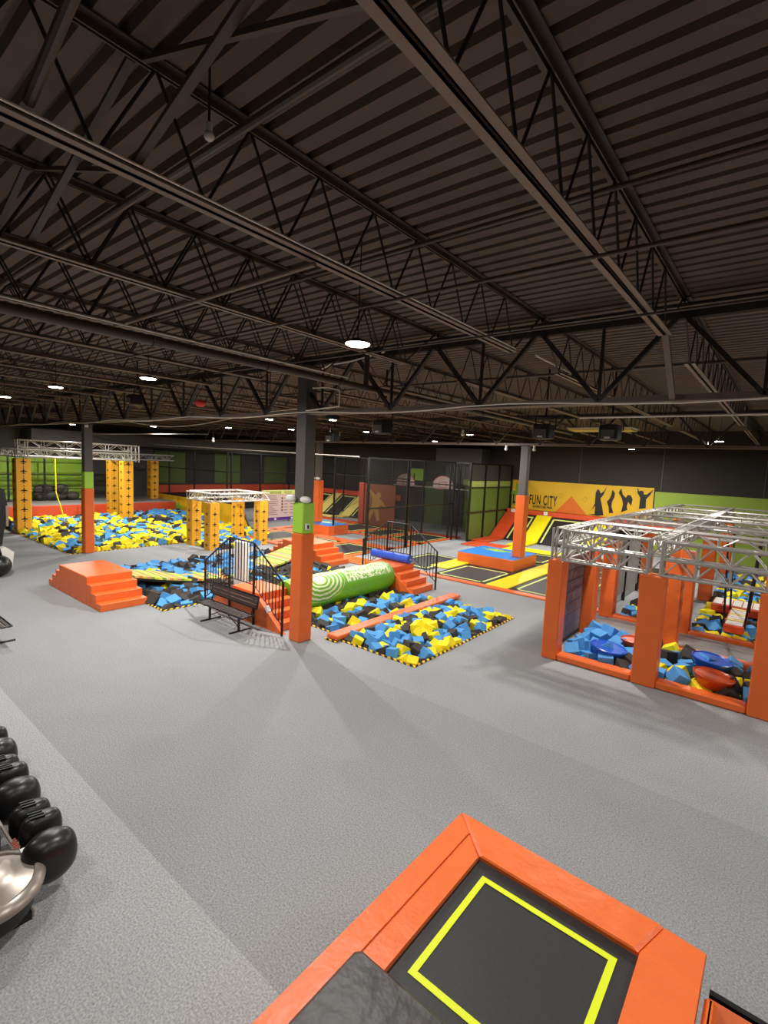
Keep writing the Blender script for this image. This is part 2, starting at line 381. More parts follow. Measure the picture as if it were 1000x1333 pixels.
for k, x in enumerate(JX):
    for bi, (ya, yb) in enumerate(BAYS):
        if bi == 0 and k > 14: continue
        near = bi == 0 and k < 4
        if bi == 0:
            lab = ('open-web steel roof joist running overhead, ' + (ORD[k]+' from the right edge of the ceiling' if k else 'nearest the right edge, with broad brown bottom chord')) if k < 4 else 'open-web steel roof joist before the first girder, %s counting leftwards from the right edge' % ORD1[k]
            grp = None if k < 4 else 'near bay roof joists at the left'
        else:
            lab = 'open-web steel roof joist %s, %s counting leftwards from the right edge' % ('between the two girders' if bi == 1 else 'beyond the far girder', ORD1[k])
            grp = 'roof joists between the girders' if bi == 1 else 'roof joists beyond the far girder'
        t = thing('roof_joist', lab, 'joist', (x, (ya+yb)/2, 5.85), grp)
        yc0, yc1 = ya+0.05, yb-0.05
        tc = MB(); angle_pair(tc, 'y', x, 6.545, yc0, yc1, up=True, w=0.06); tc.build('top_chord', 'steel_paint', t)
        b0 = (ya+0.9 if bi else ya+0.1); b1 = yb-0.9
        bc = MB(); angle_pair(bc, 'y', x, 5.84, b0, b1, w=0.06); bc.build('bottom_chord', 'chord_paint', t)
        npan = int((b1-b0)/0.66); st = (b1-b0)/npan
        wb = MB()
        for i in range(npan):
            y = b0+i*st
            for q0, q1 in (((x, y, 5.87), (x, y+st*0.5, 6.51)), ((x, y+st*0.5, 6.51), (x, y+st, 5.87))):
                offs = (-0.045, 0.045) if k in (2, 3, 4) and bi == 0 else (0,)
                for of in offs:
                    a = (q0[0]+of, q0[1], q0[2]); b = (q1[0]+of, q1[1], q1[2])
                    if near: rod(t, 'web_rod', a, b, 0.011, 'dark_steel')
                    else: wb.tube(a, b, 0.011, 5)
        if not near: tag(wb.build('web_rods', 'dark_steel', t), kind='stuff')
        for q0, q1 in ((b1, yc1), (b0, yc0)): MB().tube((x, q0, 5.87), (x, q1, 6.5), 0.014, 6).build('end_strut', 'steel_paint', t)

def girder(y, label, x_end=X1):
    t = thing('roof_girder', label, 'girder', (-8.55, y, 5.2))
    m = MB()
    for s in (-1, 1):
        m.box(X0, x_end, y+s*0.01, y+s*0.11, 6.40, 6.42) if s > 0 else m.box(X0, x_end, y-0.11, y-0.01, 6.40, 6.42)
        m.box(X0, x_end, y+(0.01 if s > 0 else -0.025), y+(0.025 if s > 0 else -0.01), 6.25, 6.42)
    m.build('top_chord', 'dark_steel', t)
    m = MB()
    m.box(X0, x_end, y-0.1, y-0.01, 5.18, 5.195); m.box(X0, x_end, y+0.01, y+0.1, 5.18, 5.195)
    m.box(X0, x_end, y-0.025, y-0.01, 5.18, 5.28); m.box(X0, x_end, y+0.01, y+0.025, 5.18, 5.28)
    m.build('bottom_chord', 'chord_paint', t)
    k0 = 0
    for k, x in enumerate([JX[0]+1.92]+JX):
        xb = x-0.96
        if xb < X0+1: break
        for p, q, nm in (((x, y, 6.33), (xb, y, 5.23), 'diagonal'), ((xb, y, 5.23), (x-1.92, y, 6.33), 'diagonal'), ((xb, y, 5.25), (xb, y, 6.36), 'vertical')):
            mb = MB(); mb.bar(p, q, 0.075 if nm == 'diagonal' else 0.04, 0.06 if nm == 'diagonal' else 0.04)
            mb.build(nm, 'dark_steel', t)
    return t
g1 = girder(7.6, 'long steel roof girder crossing over the grey centre column')
g2 = girder(19.8, 'far steel roof girder along the top of the dark back wall')
# kicker braces from joist bottom chords down to the first girder
for i, x in enumerate(JX[:1]):
    mb = MB(); mb.bar((x, 6.7, 5.86), (x, 7.5, 5.22), 0.07, 0.05)
    tag(mb.build('kicker_brace', 'chord_paint', at=(x, 7.1, 5.5)), 'brown angle brace from the nearest joist end down to the first girder', 'brace')

for k in range(7):
    a, b = JX[k+1], JX[k]
    t = thing('cross_bridging', 'crossed steel bridging bars between roof joists, %s pair from the right at the upper left' % ORD1[k], 'bridging', ((a+b)/2, 1.45, 6.1))
    MB().bar((a+0.03, 1.45, 5.9), (b-0.03, 1.45, 6.5), 0.05, 0.03).build('bar', 'steel_paint', t)
    MB().bar((a+0.03, 1.5, 6.5), (b-0.03, 1.5, 5.9), 0.03, 0.03).build('bar', 'steel_paint', t)
tag(MB().tube((-3.15, 0.9, 5.92), (-1.35, 0.9, 6.5), 0.03, 10).build('brace_pipe', 'pipe_paint', at=(-2.3, 0.9, 6.2)), 'slanted brown brace pipe rising at the upper left corner of the ceiling', 'pipe')
# pipes, conduits and cables
def pipe(name, label, cat, pts, r, m, n=10, group=None):
    mb = MB(); mb.path(pts, r, n)
    c = Vector(pts[len(pts)//2]); o = mb.build(name, m, smooth=False, at=c); tag(o, label, cat, group); return o
t = thing('sprinkler_main', 'thick brown sprinkler main pipe running under the joists at left', 'pipe', (-6.5, 5, 5.6))
MB().tube((-6.5, Y0, 5.62), (-6.5, 19, 5.62), 0.062, 12).build('pipe', 'pipe_paint', t, smooth=True)
for y in (1.4, 3.2, 5.0, 6.6, 9.0, 12.0, 15.0):
    MB().tube((-6.5, y-0.05, 5.62), (-6.5, y+0.05, 5.62), 0.075, 12).build('coupling', 'pipe_paint', t)
MB().tube((-6.5, 7.3, 5.65), (-6.5, 7.3, 6.35), 0.05, 10).build('riser', 'pipe_paint', t)
for lab, y, z, xa, xb, r in (('sprinkler branch pipe crossing the upper left ceiling under the deck', 2.02, 6.30, -16, 2.5, 0.030),
                          ('slim cross pipe under the middle of the nearest joists', 3.95, 5.80, -9.5, 6, 0.016),
                          ('dark cross pipe high against the deck above the slim pipe', 4.22, 6.40, -9, 6, 0.022),
                          ('slim cross pipe just in front of the first girder', 5.6, 5.80, -9, 6, 0.014),
                          ('sprinkler branch pipe across the far ceiling beyond the first girder', 10.4, 6.2, -30, 6, 0.03),
                          ('pale conduit crossing the ceiling right of the spotlights', 9.7, 5.22, -3.2, 6, 0.018)):
    pipe('ceiling_pipe', lab, 'pipe', [(xa, y, z), (xb, y, z)], r, 'conduit' if 'pale' in lab else 'pipe_paint')
pipe('bridging_strut', 'short brown strut between two joists at left centre', 'strut', [(-3.2, 2.9, 5.8), (-7.0, 2.9, 5.8)], 0.022, 'chord_paint')
pipe('conduit', 'long pale conduit fixed along the first girder top chord', 'conduit', [(-6.2, 7.44, 6.34), (X1, 7.44, 6.34)], 0.024, 'conduit')
pipe('conduit', 'pale conduit stub bending down left of the hanging lamp', 'conduit', [(-6.2, 7.46, 6.3), (-7.1, 7.46, 6.2), (-7.6, 7.4, 6.17), (-8.0, 7.4, 6.05)], 0.016, 'conduit')
pipe('conduit', 'pale conduit running on top of the second joist bottom chord', 'conduit', [(-3.125, Y0+1, 5.86), (-3.125, 6.6, 5.86)], 0.008, 'conduit')
pipe('conduit', 'pale conduit lit beside the sprinkler main at far left', 'conduit', [(-6.7, 0.5, 5.78), (-6.7, 7, 5.78)], 0.014, 'conduit')
pipe('cable', 'pale cable sagging along the bottom of the first girder', 'cable', [(x, 7.47, 5.19+0.04*sin(x*1.3)) for x in [-30+0.8*i for i in range(44)]], 0.012, 'conduit', 5)
pipe('cable', 'pale cable swinging below the deck at far left', 'cable', [(-22+1.1*i, 9.6+0.3*i*0.2, 5.45-0.25*sin(i*0.5)) for i in range(12)], 0.014, 'conduit', 5)
pipe('cable', 'pale cable dropping beside the grey centre column', 'cable', [(-8.3, 7.4, 5.25), (-7.6, 7.35, 5.28), (-7.25, 7.35, 5.3), (-7.25, 7.35, 5.62), (-7.6, 7.35, 5.7), (-8.1, 7.4, 5.72)], 0.014, 'conduit', 6)
pipe('conduit', 'pale conduit running away from the first girder above the orange post row', 'conduit', [(-3.3, 7.7, 6.0), (-3.3, 9.3, 6.0), (-3.3, 10.4, 5.9), (-3.3, 12.4, 5.9)], 0.016, 'conduit')
pipe('track_rail', 'long lighting rail hung across the far left ceiling', 'rail', [(-34, 12.2, 5.1), (-20, 12.2, 5.1)], 0.025, 'steel_paint')
pipe('net_cable', 'taut pale cable under the far left bulkhead', 'cable', [(-35.5, 16.6, 4.75), (-15.0, 16.6, 4.42)], 0.025, 'aluminium')
# duct and bulkhead far left
tag(MB().box(-35.9, -34.0, 9.5, 29.9, 4.55, 5.25).build('air_duct', 'wall_grey', at=(-35, 20, 4.9)), 'grey boxed bulkhead duct along the far left wall', 'duct')
tag(MB().box(-19.0, -15.5, 28.9, 29.95, 4.35, 5.4).build('air_duct', 'column_grey', at=(-17, 29.4, 4.9)), 'grey boxed duct above the basketball hoops on the back wall', 'duct')

# lamps
def lamp(x, y, z, label, group=None, power=1.0):
    t = thing('ceiling_lamp', label, 'lamp', (x, y, z), group)
    MB().lathe((x, y, z), [(0.03, 0.06), (0.05, 0.055), (0.09, 0.035), (0.135, 0.015), (0.142, 0.0)], 20).build('housing', 'black', t)
    MB().lathe((x, y, z), [(0.12, -0.012), (0.132, -0.001)], 20).build('led_disc', 'led', t)
    MB().tube((x, y, z+0.05), (x, y, 6.57), 0.006, 5).build('hanging_wire', 'black', t)
    ld = bpy.data.lights.new('lamp_light', 'AREA'); ld.shape = 'DISK'; ld.size = 0.26; ld.energy = LAMP_W*power; ld.color = (1.0, 0.965, 0.925)
    lo = bpy.data.objects.new('lamp_light', ld); COL.objects.link(lo); lo.parent = t; lo.location = (0, 0, -0.03)
labs = ['bright ceiling lamp hung on a wire left of centre, largest in view', 'bright ceiling lamp at left, second largest in view', 'ceiling lamp near the left edge, third from the centre', 'ceiling lamp at the extreme left edge of the picture',
        'small far ceiling lamp just left of the grey centre column', 'small far ceiling lamp just right of the grey centre column', 'small far ceiling lamp above the blue-topped box at right', 'smallest far ceiling lamp above the basketball hoops', 'tiny far ceiling lamp beyond the centre column']
for i, (x, y, z) in enumerate(LAMPS): lamp(x, y, z, labs[i], None, [0.8, 0.75, 0.8, 1.2, 1.6, 1.4, 1.2, 1.6, 1.6][i])
for i, (x, y, z) in enumerate(FILL_LAMPS): lamp(x, y, z, 'added fill lamp hung high over the hall to brighten it', 'added fill lamps over the hall', [.5,.3,.25,.5,1.0,1.2,1.0,1.4,2.2,2.2,1.8,2.2,1.6,1.8][i])

# ------------------------------------------------------------------ columns
def column(x, y, ztop, zpad, label, zlime=None, pad_w=0.38, zbase=0.0, pad='orange', cov=0.30):
    t = thing('column', label, 'column', (x, y, zbase))
    MB().box(x-cov/2, x+cov/2, y-cov/2, y+cov/2, zbase, ztop).build('steel_shaft', 'column_grey', t)
    h = pad_w/2
    MB().bev(x-h, x+h, y-h, y+h, zbase, zpad, 0.025).build('padding', pad, t)
    if zlime:
        g = h-0.012
        MB().bev(x-g, x+g, y-g, y+g, zpad, zlime, 0.02).build('lime_padding', 'lime', t)
    MB().box(x-cov/2-0.05, x+cov/2+0.05, y-cov/2-0.05, y+cov/2+0.05, ztop-0.03, ztop).build('cap_plate', 'dark_steel', t)
    return t
c1 = column(-8.52, 7.62, 6.25, 2.52, 'tall grey centre column with orange and lime padding beside the stairs', 3.22)
MB().box(-8.32, -8.29, 7.5, 7.62, 2.62, 2.76).build('switch_plate', 'white', c1)
MB().box(-8.29, -8.28, 7.535, 7.585, 2.65, 2.73).build('switch', 'black', c1)
for s, lb in ((-1, 'left'), (1, 'right')):
    o = MB().ball((-8.52+s*0.19, 7.44+s*0.05, 3.3), 0.16, (0.95, 0.62, 0.5)).build('speaker_pod', 'white', smooth=True, at=(-8.52+s*0.19, 7.44, 3.3))
    tag(o, 'white oval pod strapped to the %s side of the centre column above lime padding' % lb, 'speaker')
c2 = column(-21.9, 8.0, 5.2, 2.62, 'grey column with orange and lime padding at the corner of the left foam pit', 3.3, 0.36)
MB().box(-21.72, -21.66, 7.85, 7.97, 5.05, 5.15).build('camera_box', 'white', c2)
c3 = column(-8.62, 19.85, 5.2, 3.12, 'orange-padded grey column standing on the blue-topped box at right', None, 0.42, 0.5)
c4 = column(-21.55, 20.35, 5.2, 3.0, 'orange-padded column on the far blue-topped box behind the centre column', None, 0.46, 0.55)
for s in (-1, 1):
    tag(MB().ball((-21.55+s*0.2, 20.1, 3.12), 0.17, (1, .6, .5)).build('speaker_pod', 'white', smooth=True, at=(-21.55+s*0.2, 20.1, 3.12)), 'small white pod on the %s of the far orange column top' % ('left' if s < 0 else 'right'), 'speaker')

# ------------------------------------------------------------------ foam cubes
FOAM = []          # (centre, edge, euler, colour)
def fill(key, e, cols, h=0.06, mound=0.0, layers=2, skip=None, seed=1, tilt=0.55):
    a, b, c, d = PITS[key]; rnd = random.Random(seed); out = []; low = []
    for L in range(layers):
        nx = max(1, int((b-a-e*0.5)/(e*1.0))); ny = max(1, int((d-c-e*0.5)/(e*1.0)))
        sx = (b-a-e*0.9)/max(1, nx-1) if nx > 1 else 0; sy = (d-c-e*0.9)/max(1, ny-1) if ny > 1 else 0
        for i in range(nx):
            for j in range(ny):
                x = a+e*0.45+i*sx+rnd.uniform(-.22, .22)*e; y = c+e*0.45+j*sy+rnd.uniform(-.22, .22)*e
                x = min(max(x, a+e*0.5), b-e*0.5); y = min(max(y, c+e*0.5), d-e*0.5)
                if skip and skip(x, y): continue
                u = (x-a)/(b-a); v = (y-c)/(d-c)
                z = h+mound*sin(pi*u)*sin(pi*v)+rnd.uniform(-.35, .3)*e-L*e*0.9
                rt = Euler((rnd.uniform(-tilt, tilt), rnd.uniform(-tilt, tilt), rnd.uniform(0, pi)))
                (out if L == 0 else low).append(((x, y, z), e*rnd.uniform(0.94, 1.06), rt, cols(x, y, rnd)))
    return out, low
def mix(b, yv, k):
    def f(x, y, r):
        t = r.random()
        return 0 if t < b else (1 if t < b+yv else 2)
    return f
cube_me = []
for nm in ('foam_blue', 'foam_yellow', 'foam_black'):
    t_ = MB().bev(-0.5, 0.5, -0.5, 0.5, -0.5, 0.5, 0.035).build('foam_cube', nm); cube_me.append(t_.data); bpy.data.objects.remove(t_)
CN = ['blue', 'yellow', 'charcoal']
def cubes(lst, where, grp):
    for c, e, rt, k in lst:
        o = bpy.data.objects.new('foam_cube', cube_me[k]); COL.objects.link(o); o.location = c; o.rotation_euler = rt; o.scale = (e, e, e)
        tag(o, '%s foam cube among the loose cubes %s' % (CN[k], where), 'foam cube', '%s foam cubes %s' % (CN[k], grp))
stuff = MB()
def cubes_stuff(lst):
    for c, e, rt, k in lst: stuff.slot(k); stuff.cube(c, e, rt)
top, low = fill('front', 0.238, mix(.36, .34, .3), h=-0.03, mound=0.14, seed=3); cubes(top, 'in the front pit beside the orange beam', 'in the front pit'); cubes_stuff(low)
top, low = fill('tube', 0.27, mix(.42, .26, .3), h=-0.06, mound=0.0, seed=4, skip=lambda x, y: x < -10.2)
cubes(top, 'in the pit under the lime roll', 'under the lime roll'); cubes_stuff(low)
top, low = fill('tube', 0.27, mix(.42, .26, .3), h=-0.12, seed=5, skip=lambda x, y: x >= -10.2); cubes_stuff(top+low)
def lb(x, y, r): return 0 if (x < -2.7 or r.random() < 0.3) else 2
top, low = fill('left_bay', 0.30, lb, h=0.15, mound=0.08, seed=6, skip=lambda x, y: x > -2.0); cubes(top, 'in the left bay of the truss frame', 'in the left truss bay'); cubes_stuff(low)
top, low = fill('mid_bay', 0.30, mix(.42, .2, .38), h=0.12, mound=0.08, seed=19); cubes(top, 'in the middle bay of the truss frame', 'in the middle truss bay'); cubes_stuff(low)
top, low = fill('right_bay', 0.29, mix(.4, .22, .4), h=0.02, seed=8); cubes_stuff(top+low)
top, low = fill('far_left_bay', 0.29, mix(.45, .2, .3), h=-0.02, seed=9); cubes_stuff(top+low)
top, low = fill('far_mid_bay', 0.30, mix(.42, .28, .3), h=-0.02, seed=10); cubes_stuff(top+low)
def sb(x, y, r):
    t = r.random()
    if x > -14.6: return 0 if t < .18 else (1 if t < .24 else 2)
    return 0 if t < .52 else (1 if t < .6 else 2)
top, low = fill('striped', 0.30, sb, h=-0.02, seed=12); cubes_stuff(top+low)
top, low = fill('ninja', 0.30, mix(.26, .54, .2), h=0.0, mound=0.1, seed=13)
cubes_stuff(top+low)
hp, _ = fill('ninja', 0.32, mix(.6, .15, .3), h=0.25, mound=0, layers=1, seed=14, skip=lambda x, y: not (x < -27.5 and y > 13.6) ); cubes_stuff(hp)
hp, _ = fill('ninja', 0.30, mix(.3, .5, .2), h=0.18, mound=0.05, layers=1, seed=15, skip=lambda x, y: not (x < -28.8 and y < 13.6)); cubes_stuff(hp)
top, low = fill('ninja_small', 0.29, mix(.5, .25, .25), h=0.0, seed=16); cubes_stuff(top+low)
o = stuff.build('foam_cubes', ['foam_blue', 'foam_yellow', 'foam_black'])
tag(o, 'blue, yellow and charcoal foam cubes filling the further pits and lower layers', 'foam cubes', kind='stuff')

# hazard edging round the pits
def edging(key, label, sides='abcd', m='hazard', w_=0.07):
    a, b, c, d = PITS[key]; mb = MB(); z = 0.018
    if 'a' in sides: mb.box(a-w_, a, c-w_, d+w_, 0, z)
    if 'b' in sides: mb.box(b, b+w_, c-w_, d+w_, 0, z)
    if 'c' in sides: mb.box(a, b, c-w_, c, 0, z)
    if 'd' in sides: mb.box(a, b, d, d+w_, 0, z)
    tag(mb.build('pit_edging', m, at=((a+b)/2, (c+d)/2, 0)), label, 'edging')
edging('front', 'yellow and black edging strip round the front foam pit', 'bcd')
edging('tube', 'edging strip at the near end of the roll pit', 'c')
edging('striped', 'edging strip round the striped bridge pit', 'bc')
edging('ninja', 'edging strip round the large left foam pit', 'bc')

# orange beam
tb = thing('balance_beam', 'flat orange padded beam lying between the two front foam pits', 'beam', (-7.95, 10.9, 0))
MB().bev(-8.12, -7.78, 8.1, 13.7, 0.03, 0.14, 0.02).build('padding', 'orange_wrinkled', tb)
MB().box(-8.14, -7.76, 8.05, 8.1, 0.0, 0.03).build('end_strip', 'hazard', tb)

# ------------------------------------------------------------------ padded stair blocks
def stair_block(label, xa, xb, ya, yb, h=0.75, tread=0.28, n=4, m='orange', skip_l=False):
    t = thing('stair_block', label, 'steps', ((xa+xb)/2, (ya+yb)/2, 0))
    rise = h/n
    tl = xa+n*tread if not skip_l else xa; tr = xb-n*tread
    MB().bev(tl, tr, ya, yb, 0, h, 0.015).build('platform', m, t)
    for k in range(n-1 if True else n):
        z = (k+1)*rise
        MB().bev(tr+(n-1-k-1)*tread+0.001, tr+(n-1-k)*tread, ya, yb, 0, z, 0.012).build('step', m, t)
        if not skip_l: MB().bev(tl-(n-1-k)*tread, tl-(n-1-k-1)*tread-0.001, ya, yb, 0, z, 0.012).build('step', m, t)
    return t
# left block : right steps reach x=-13.25, top starts -14.4 ; 4 risers
s1 = stair_block('orange padded stepped block at left, steps at both ends', -17.6, -13.2, 5.2, 6.42, 0.78, 0.3)
s3 = stair_block('orange padded stepped block behind the centre column at the far end of the striped bridge', -17.7, -13.5, 13.6, 14.9, 0.78, 0.3)
s2 = stair_block('orange padded steps behind the black bench and railing', -12.35, -8.95, 7.6, 8.5, 0.78, 0.28)
s4 = stair_block('orange padded steps at the far end of the lime roll', -12.2, -8.75, 12.87, 14.0, 0.78, 0.28)
MB().prism([(-12.3, 0.0), (-11.4, 0.68), (-9.95, 0.68), (-9.0, 0.0)], 'y', 7.5, 7.6).build('side_panel', 'orange', s2)
MB().prism([(-9.95, 0.0), (-9.95, 0.68), (-9.0, 0.0)], 'y', 12.8, 12.87).build('side_panel', 'orange', s4)

def railing(label, y, z_lo=1.3, z_hi=2.08):
    xs_ = [-12.3, -11.15, -10.1, -8.98]
    t = thing('railing', label, 'railing', (-10.6, y, 0))
    def top(x):
        if x < xs_[1]: return z_lo+(z_hi-z_lo)*(x-xs_[0])/(xs_[1]-xs_[0])
        if x > xs_[2]: return z_hi-(z_hi-z_lo)*(x-xs_[2])/(xs_[3]-xs_[2])
        return z_hi
    def bot(x):
        b = top(x)-1.05
        return max(b, 0.08)
    MB().path([(x, y, top(x)) for x in xs_], 0.022, 8).build('handrail', 'black_steel', t)
    MB().path([(x, y, bot(x)) for x in (xs_[0], xs_[0]+0.25, xs_[1], xs_[2], xs_[3]-0.25, xs_[3])], 0.014, 6).build('bottom_rail', 'black_steel', t)
    for x in xs_: MB().bar((x, y, 0.0), (x, y, top(x)), 0.045).build('post', 'black_steel', t)
    nb = 26
    for i in range(1, nb):
        x = xs_[0]+(xs_[-1]-xs_[0])*i/nb
        if min(abs(x-q) for q in xs_) < 0.05: continue
        MB().bar((x, y, bot(x)), (x, y, top(x)), 0.017).build('baluster', 'black_steel', t)
    return t
railing('black steel railing with balusters behind the bench', 7.46)
railing('black steel railing with balusters beyond the blue cylinder', 14.06)
tag(MB().tube((-9.4, 7.4, 0.5), (-9.5, 7.4, 0.62), 0.06, 8).build('tape_roll', 'white', at=(-9.45, 7.4, 0.5)), 'small white roll hooked beside the bench end', 'roll')

# lime roll (hanging bolster) and the blue cylinder
rl = thing('padded_roll', 'long lime green padded roll with pale printed swirls over the foam pit', 'roll', (-10.2, 8.5, 0.45))
mb = MB(); nseg = 32; L_ = 4.3
rings = [(0.0, 0.30), (0.03, 0.44), (0.15, 0.475)]+[(0.15+(L_-0.3)*i/10, 0.475+0.008*((i % 2)*2-1)) for i in range(1, 10)]+[(L_-0.15, 0.475), (L_-0.03, 0.44), (L_, 0.30)]
vv = [(-10.2+r*cos(2*pi*k/nseg), 8.52+y, 0.47+r*sin(2*pi*k/nseg)) for y, r in rings for k in range(nseg)]
ff = [(i*nseg+k, i*nseg+(k+1) % nseg, (i+1)*nseg+(k+1) % nseg, (i+1)*nseg+k) for i in range(len(rings)-1) for k in range(nseg)]
ff += [tuple(range(nseg-1, -1, -1)), tuple(range((len(rings)-1)*nseg, len(rings)*nseg))]
mb.add(vv, ff); mb.build('roll_cover', 'tube_vinyl', rl, smooth=True)
MB().tube((-10.2, 8.3, 0.47), (-10.2, 13.0, 0.47), 0.05, 8).build('axle', 'black_steel', rl)
bc = thing('foam_cylinder', 'blue padded cylinder lying on the far orange steps', 'cylinder', (-10.6, 13.72, 0.95))
MB().tube((-11.55, 13.75, 0.93), (-9.85, 13.7, 0.93), 0.15, 20).build('cover', 'blue_roll', bc, smooth=True)
for x in (-11.57, -9.83): MB().lathe((x, 13.72, 0.93), [(0.02, -0.02), (0.02, 0.02)], 8).build('end_button', 'white', bc)
# white padded pillar behind the first railing
wp = thing('padded_pillar', 'tall white padded pillar behind the black railing', 'pillar', (-12.5, 8.7, 0.3))
MB().bev(-12.78, -12.26, 8.66, 8.9, 0.3, 1.72, 0.06).build('cover', 'white_fabric', wp)
MB().bev(-12.8, -12.24, 8.64, 8.92, -0.6, 0.32, 0.03).build('base', 'rust', wp)

# sagging striped bridge between the stepped blocks
br = thing('striped_bridge', 'sagging padded bridge with crosswise green, yellow and orange stripes', 'bridge', (-15.2, 10.0, 0.3))
def sag(y):
    u = (y-6.42)/(13.6-6.42); return 0.62-0.55*sin(pi*u)
N = 24
for name, w0, w1, t0, m_ in (('striped_top', -15.95, -14.55, 0.0, 'bridge_stripes'), ('black_underside', -15.97, -14.53, -0.07, 'black')):
    mb = MB(); yy = [6.44+(13.58-6.44)*i/N for i in range(N+1)]
    vv = []
    for y in yy:
        z = sag(y)+t0; vv += [(w0, y, z), (w1, y, z), (w1, y, z-0.065), (w0, y, z-0.065)]
    ff = []
    for i in range(N):
        for k in range(4): ff.append((i*4+k, (i+1)*4+k, (i+1)*4+(k+1) % 4, i*4+(k+1) % 4))
    ff += [(0, 1, 2, 3), tuple(N*4+q for q in (3, 2, 1, 0))]
    mb.add(vv, ff); mb.build(name, m_, br)

# ------------------------------------------------------------------ benches
def bench(label, x0, x1, yf, yb, back=True, zs=0.44):
    t = thing('bench', label, 'bench', ((x0+x1)/2, (yf+yb)/2, 0))
    for q in range(5): MB().bev(x0, x1, yf+(yb-yf)*q/5+0.008, yf+(yb-yf)*(q+1)/5-0.008, zs-0.03, zs, 0.01).build('seat_slat', 'bench_brown', t)
    fr = MB(); fr.path([(x0, yf, zs), (x1, yf, zs), (x1, yb, zs), (x0, yb, zs), (x0, yf, zs)], 0.018, 8); fr.build('seat_rim', 'black_steel', t)
    for x in (x0+0.35, x1-0.35):
        ym = (yf+yb)/2
        MB().bar((x, ym, 0), (x, ym, zs-0.03), 0.045).build('leg', 'black_steel', t)
        MB().tube((x, yf-0.08, 0.02), (x, yb+0.14, 0.02), 0.022, 8).build('foot', 'black_steel', t)
    xm = (x0+x1)/2
    MB().tube((x0+0.35, (yf+yb)/2, 0.12), (xm, (yf+yb)/2, zs-0.04), 0.012, 6).tube((x1-0.35, (yf+yb)/2, 0.12), (xm, (yf+yb)/2, zs-0.04), 0.012, 6).build('brace', 'black_steel', t)
    if back:
        for q in range(3):
            u0, u1 = q/3+0.03, (q+1)/3-0.03; P_ = lambda u, o: (yb+0.06+0.06*u+o, zs+0.16+0.26*u)
            MB().prism([P_(u0, 0), P_(u1, 0), P_(u1, 0.025), P_(u0, 0.025)], 'x', x0+0.02, x1-0.02).build('back_slat', 'bench_brown', t)
        MB().path([(x0, yb+0.075, zs+0.15), (x1, yb+0.075, zs+0.15), (x1, yb+0.135, zs+0.43), (x0, yb+0.135, zs+0.43), (x0, yb+0.075, zs+0.15)], 0.018, 8).build('backrest_rim', 'black_steel', t)
        for x in (x0+0.12, x1-0.12): MB().path([(x, yb, zs-0.02), (x, yb+0.07, zs+0.16)], 0.018, 6).build('back_bracket', 'black_steel', t)
bench('black perforated steel bench in front of the orange steps and railing', -11.5, -9.55, 6.72, 7.08)
bench('black perforated steel bench cut off at the left picture edge', -14.2, -12.32, 2.55, 3.02, back=False)

# ------------------------------------------------------------------ foreground trampoline
ft = thing('trampoline', 'orange-padded trampoline with yellow square in the foreground', 'trampoline', (-1.1, 2.7, 0))
Z = 0.9
MB().box(-1.80, -0.42, 1.15, 3.72, Z-0.06, Z-0.045).build('jump_mat', 'mat_black', ft)
ln = MB()
a, b, c, d, wl = -1.64, -0.60, 2.50, 3.54, 0.048; zz = Z-0.043
ln.box(a, b, d-wl, d, zz, zz+0.003); ln.box(a, b, c, c+wl, zz, zz+0.003); ln.box(a, a+wl, c+wl, d-wl, zz, zz+0.003); ln.box(b-wl, b, c+wl, d-wl, zz, zz+0.003)
ln.build('yellow_square', 'lime_line', ft)
# pads with a slight crown and mitred corners
def pad(poly, z0, z1, name='edge_pad', m='orange_wrinkled', parent=ft, crown=0.02):
    n_ = len(poly); cx = sum(p[0] for p in poly)/n_; cy = sum(p[1] for p in poly)/n_
    ins = []
    for p in poly:
        v = Vector((cx-p[0], cy-p[1])); v.normalize(); ins.append((p[0]+v.x*0.03, p[1]+v.y*0.03))
    mb = MB(); vv = [(p[0], p[1], z0) for p in poly]+[(p[0], p[1], z1-0.015) for p in poly]+[(p[0], p[1], z1) for p in ins]
    ff = [tuple(range(n_-1, -1, -1)), tuple(range(2*n_, 3*n_))]
    for r in range(2):
        for k in range(n_): ff.append((r*n_+k, r*n_+(k+1) % n_, (r+1)*n_+(k+1) % n_, (r+1)*n_+k))
    mb.add(vv, ff); return mb.build(name, m, parent)
g = 0.004
pad([(-2.13, 0.9), (-1.94+0, 0.9), (-1.94, 3.86), (-2.13, 4.03)], Z-0.07, Z)
pad([(-1.94+g, 0.9), (-1.745, 0.9), (-1.745, 3.67), (-1.94+g, 3.86)], Z-0.07, Z-0.01)
pad([(-2.13, 4.04), (-1.745, 3.675), (-0.50, 3.66), (-0.40, 4.0)], Z-0.07, Z)
pad([(-0.39, 4.0), (-0.49, 3.66), (-0.47, 0.9), (-0.12, 0.9), (-0.125, 3.97)], Z-0.07, Z+0.005)
pad([(-1.74, 0.9), (-0.48, 0.9), (-0.48, 1.22), (-1.74, 1.22)], Z-0.07, Z-0.005)
for x0_, x1_, y0_, y1_ in ((-2.1, -2.06, 0.95, 4.0), (-0.2, -0.16, 0.95, 3.95)): MB().box(x0_, x1_, y0_, y1_, 0.02, Z-0.07).build('skirt', 'orange', ft)
MB().box(-2.1, -0.16, 3.94, 3.98, 0.02, Z-0.07).build('skirt', 'orange', ft)
for x, y in ((-2.0, 1.05), (-2.0, 3.85), (-0.25, 3.85), (-0.25, 1.05)): MB().bar((x, y, 0), (x, y, Z-0.07), 0.06).build('leg', 'black_steel', ft)
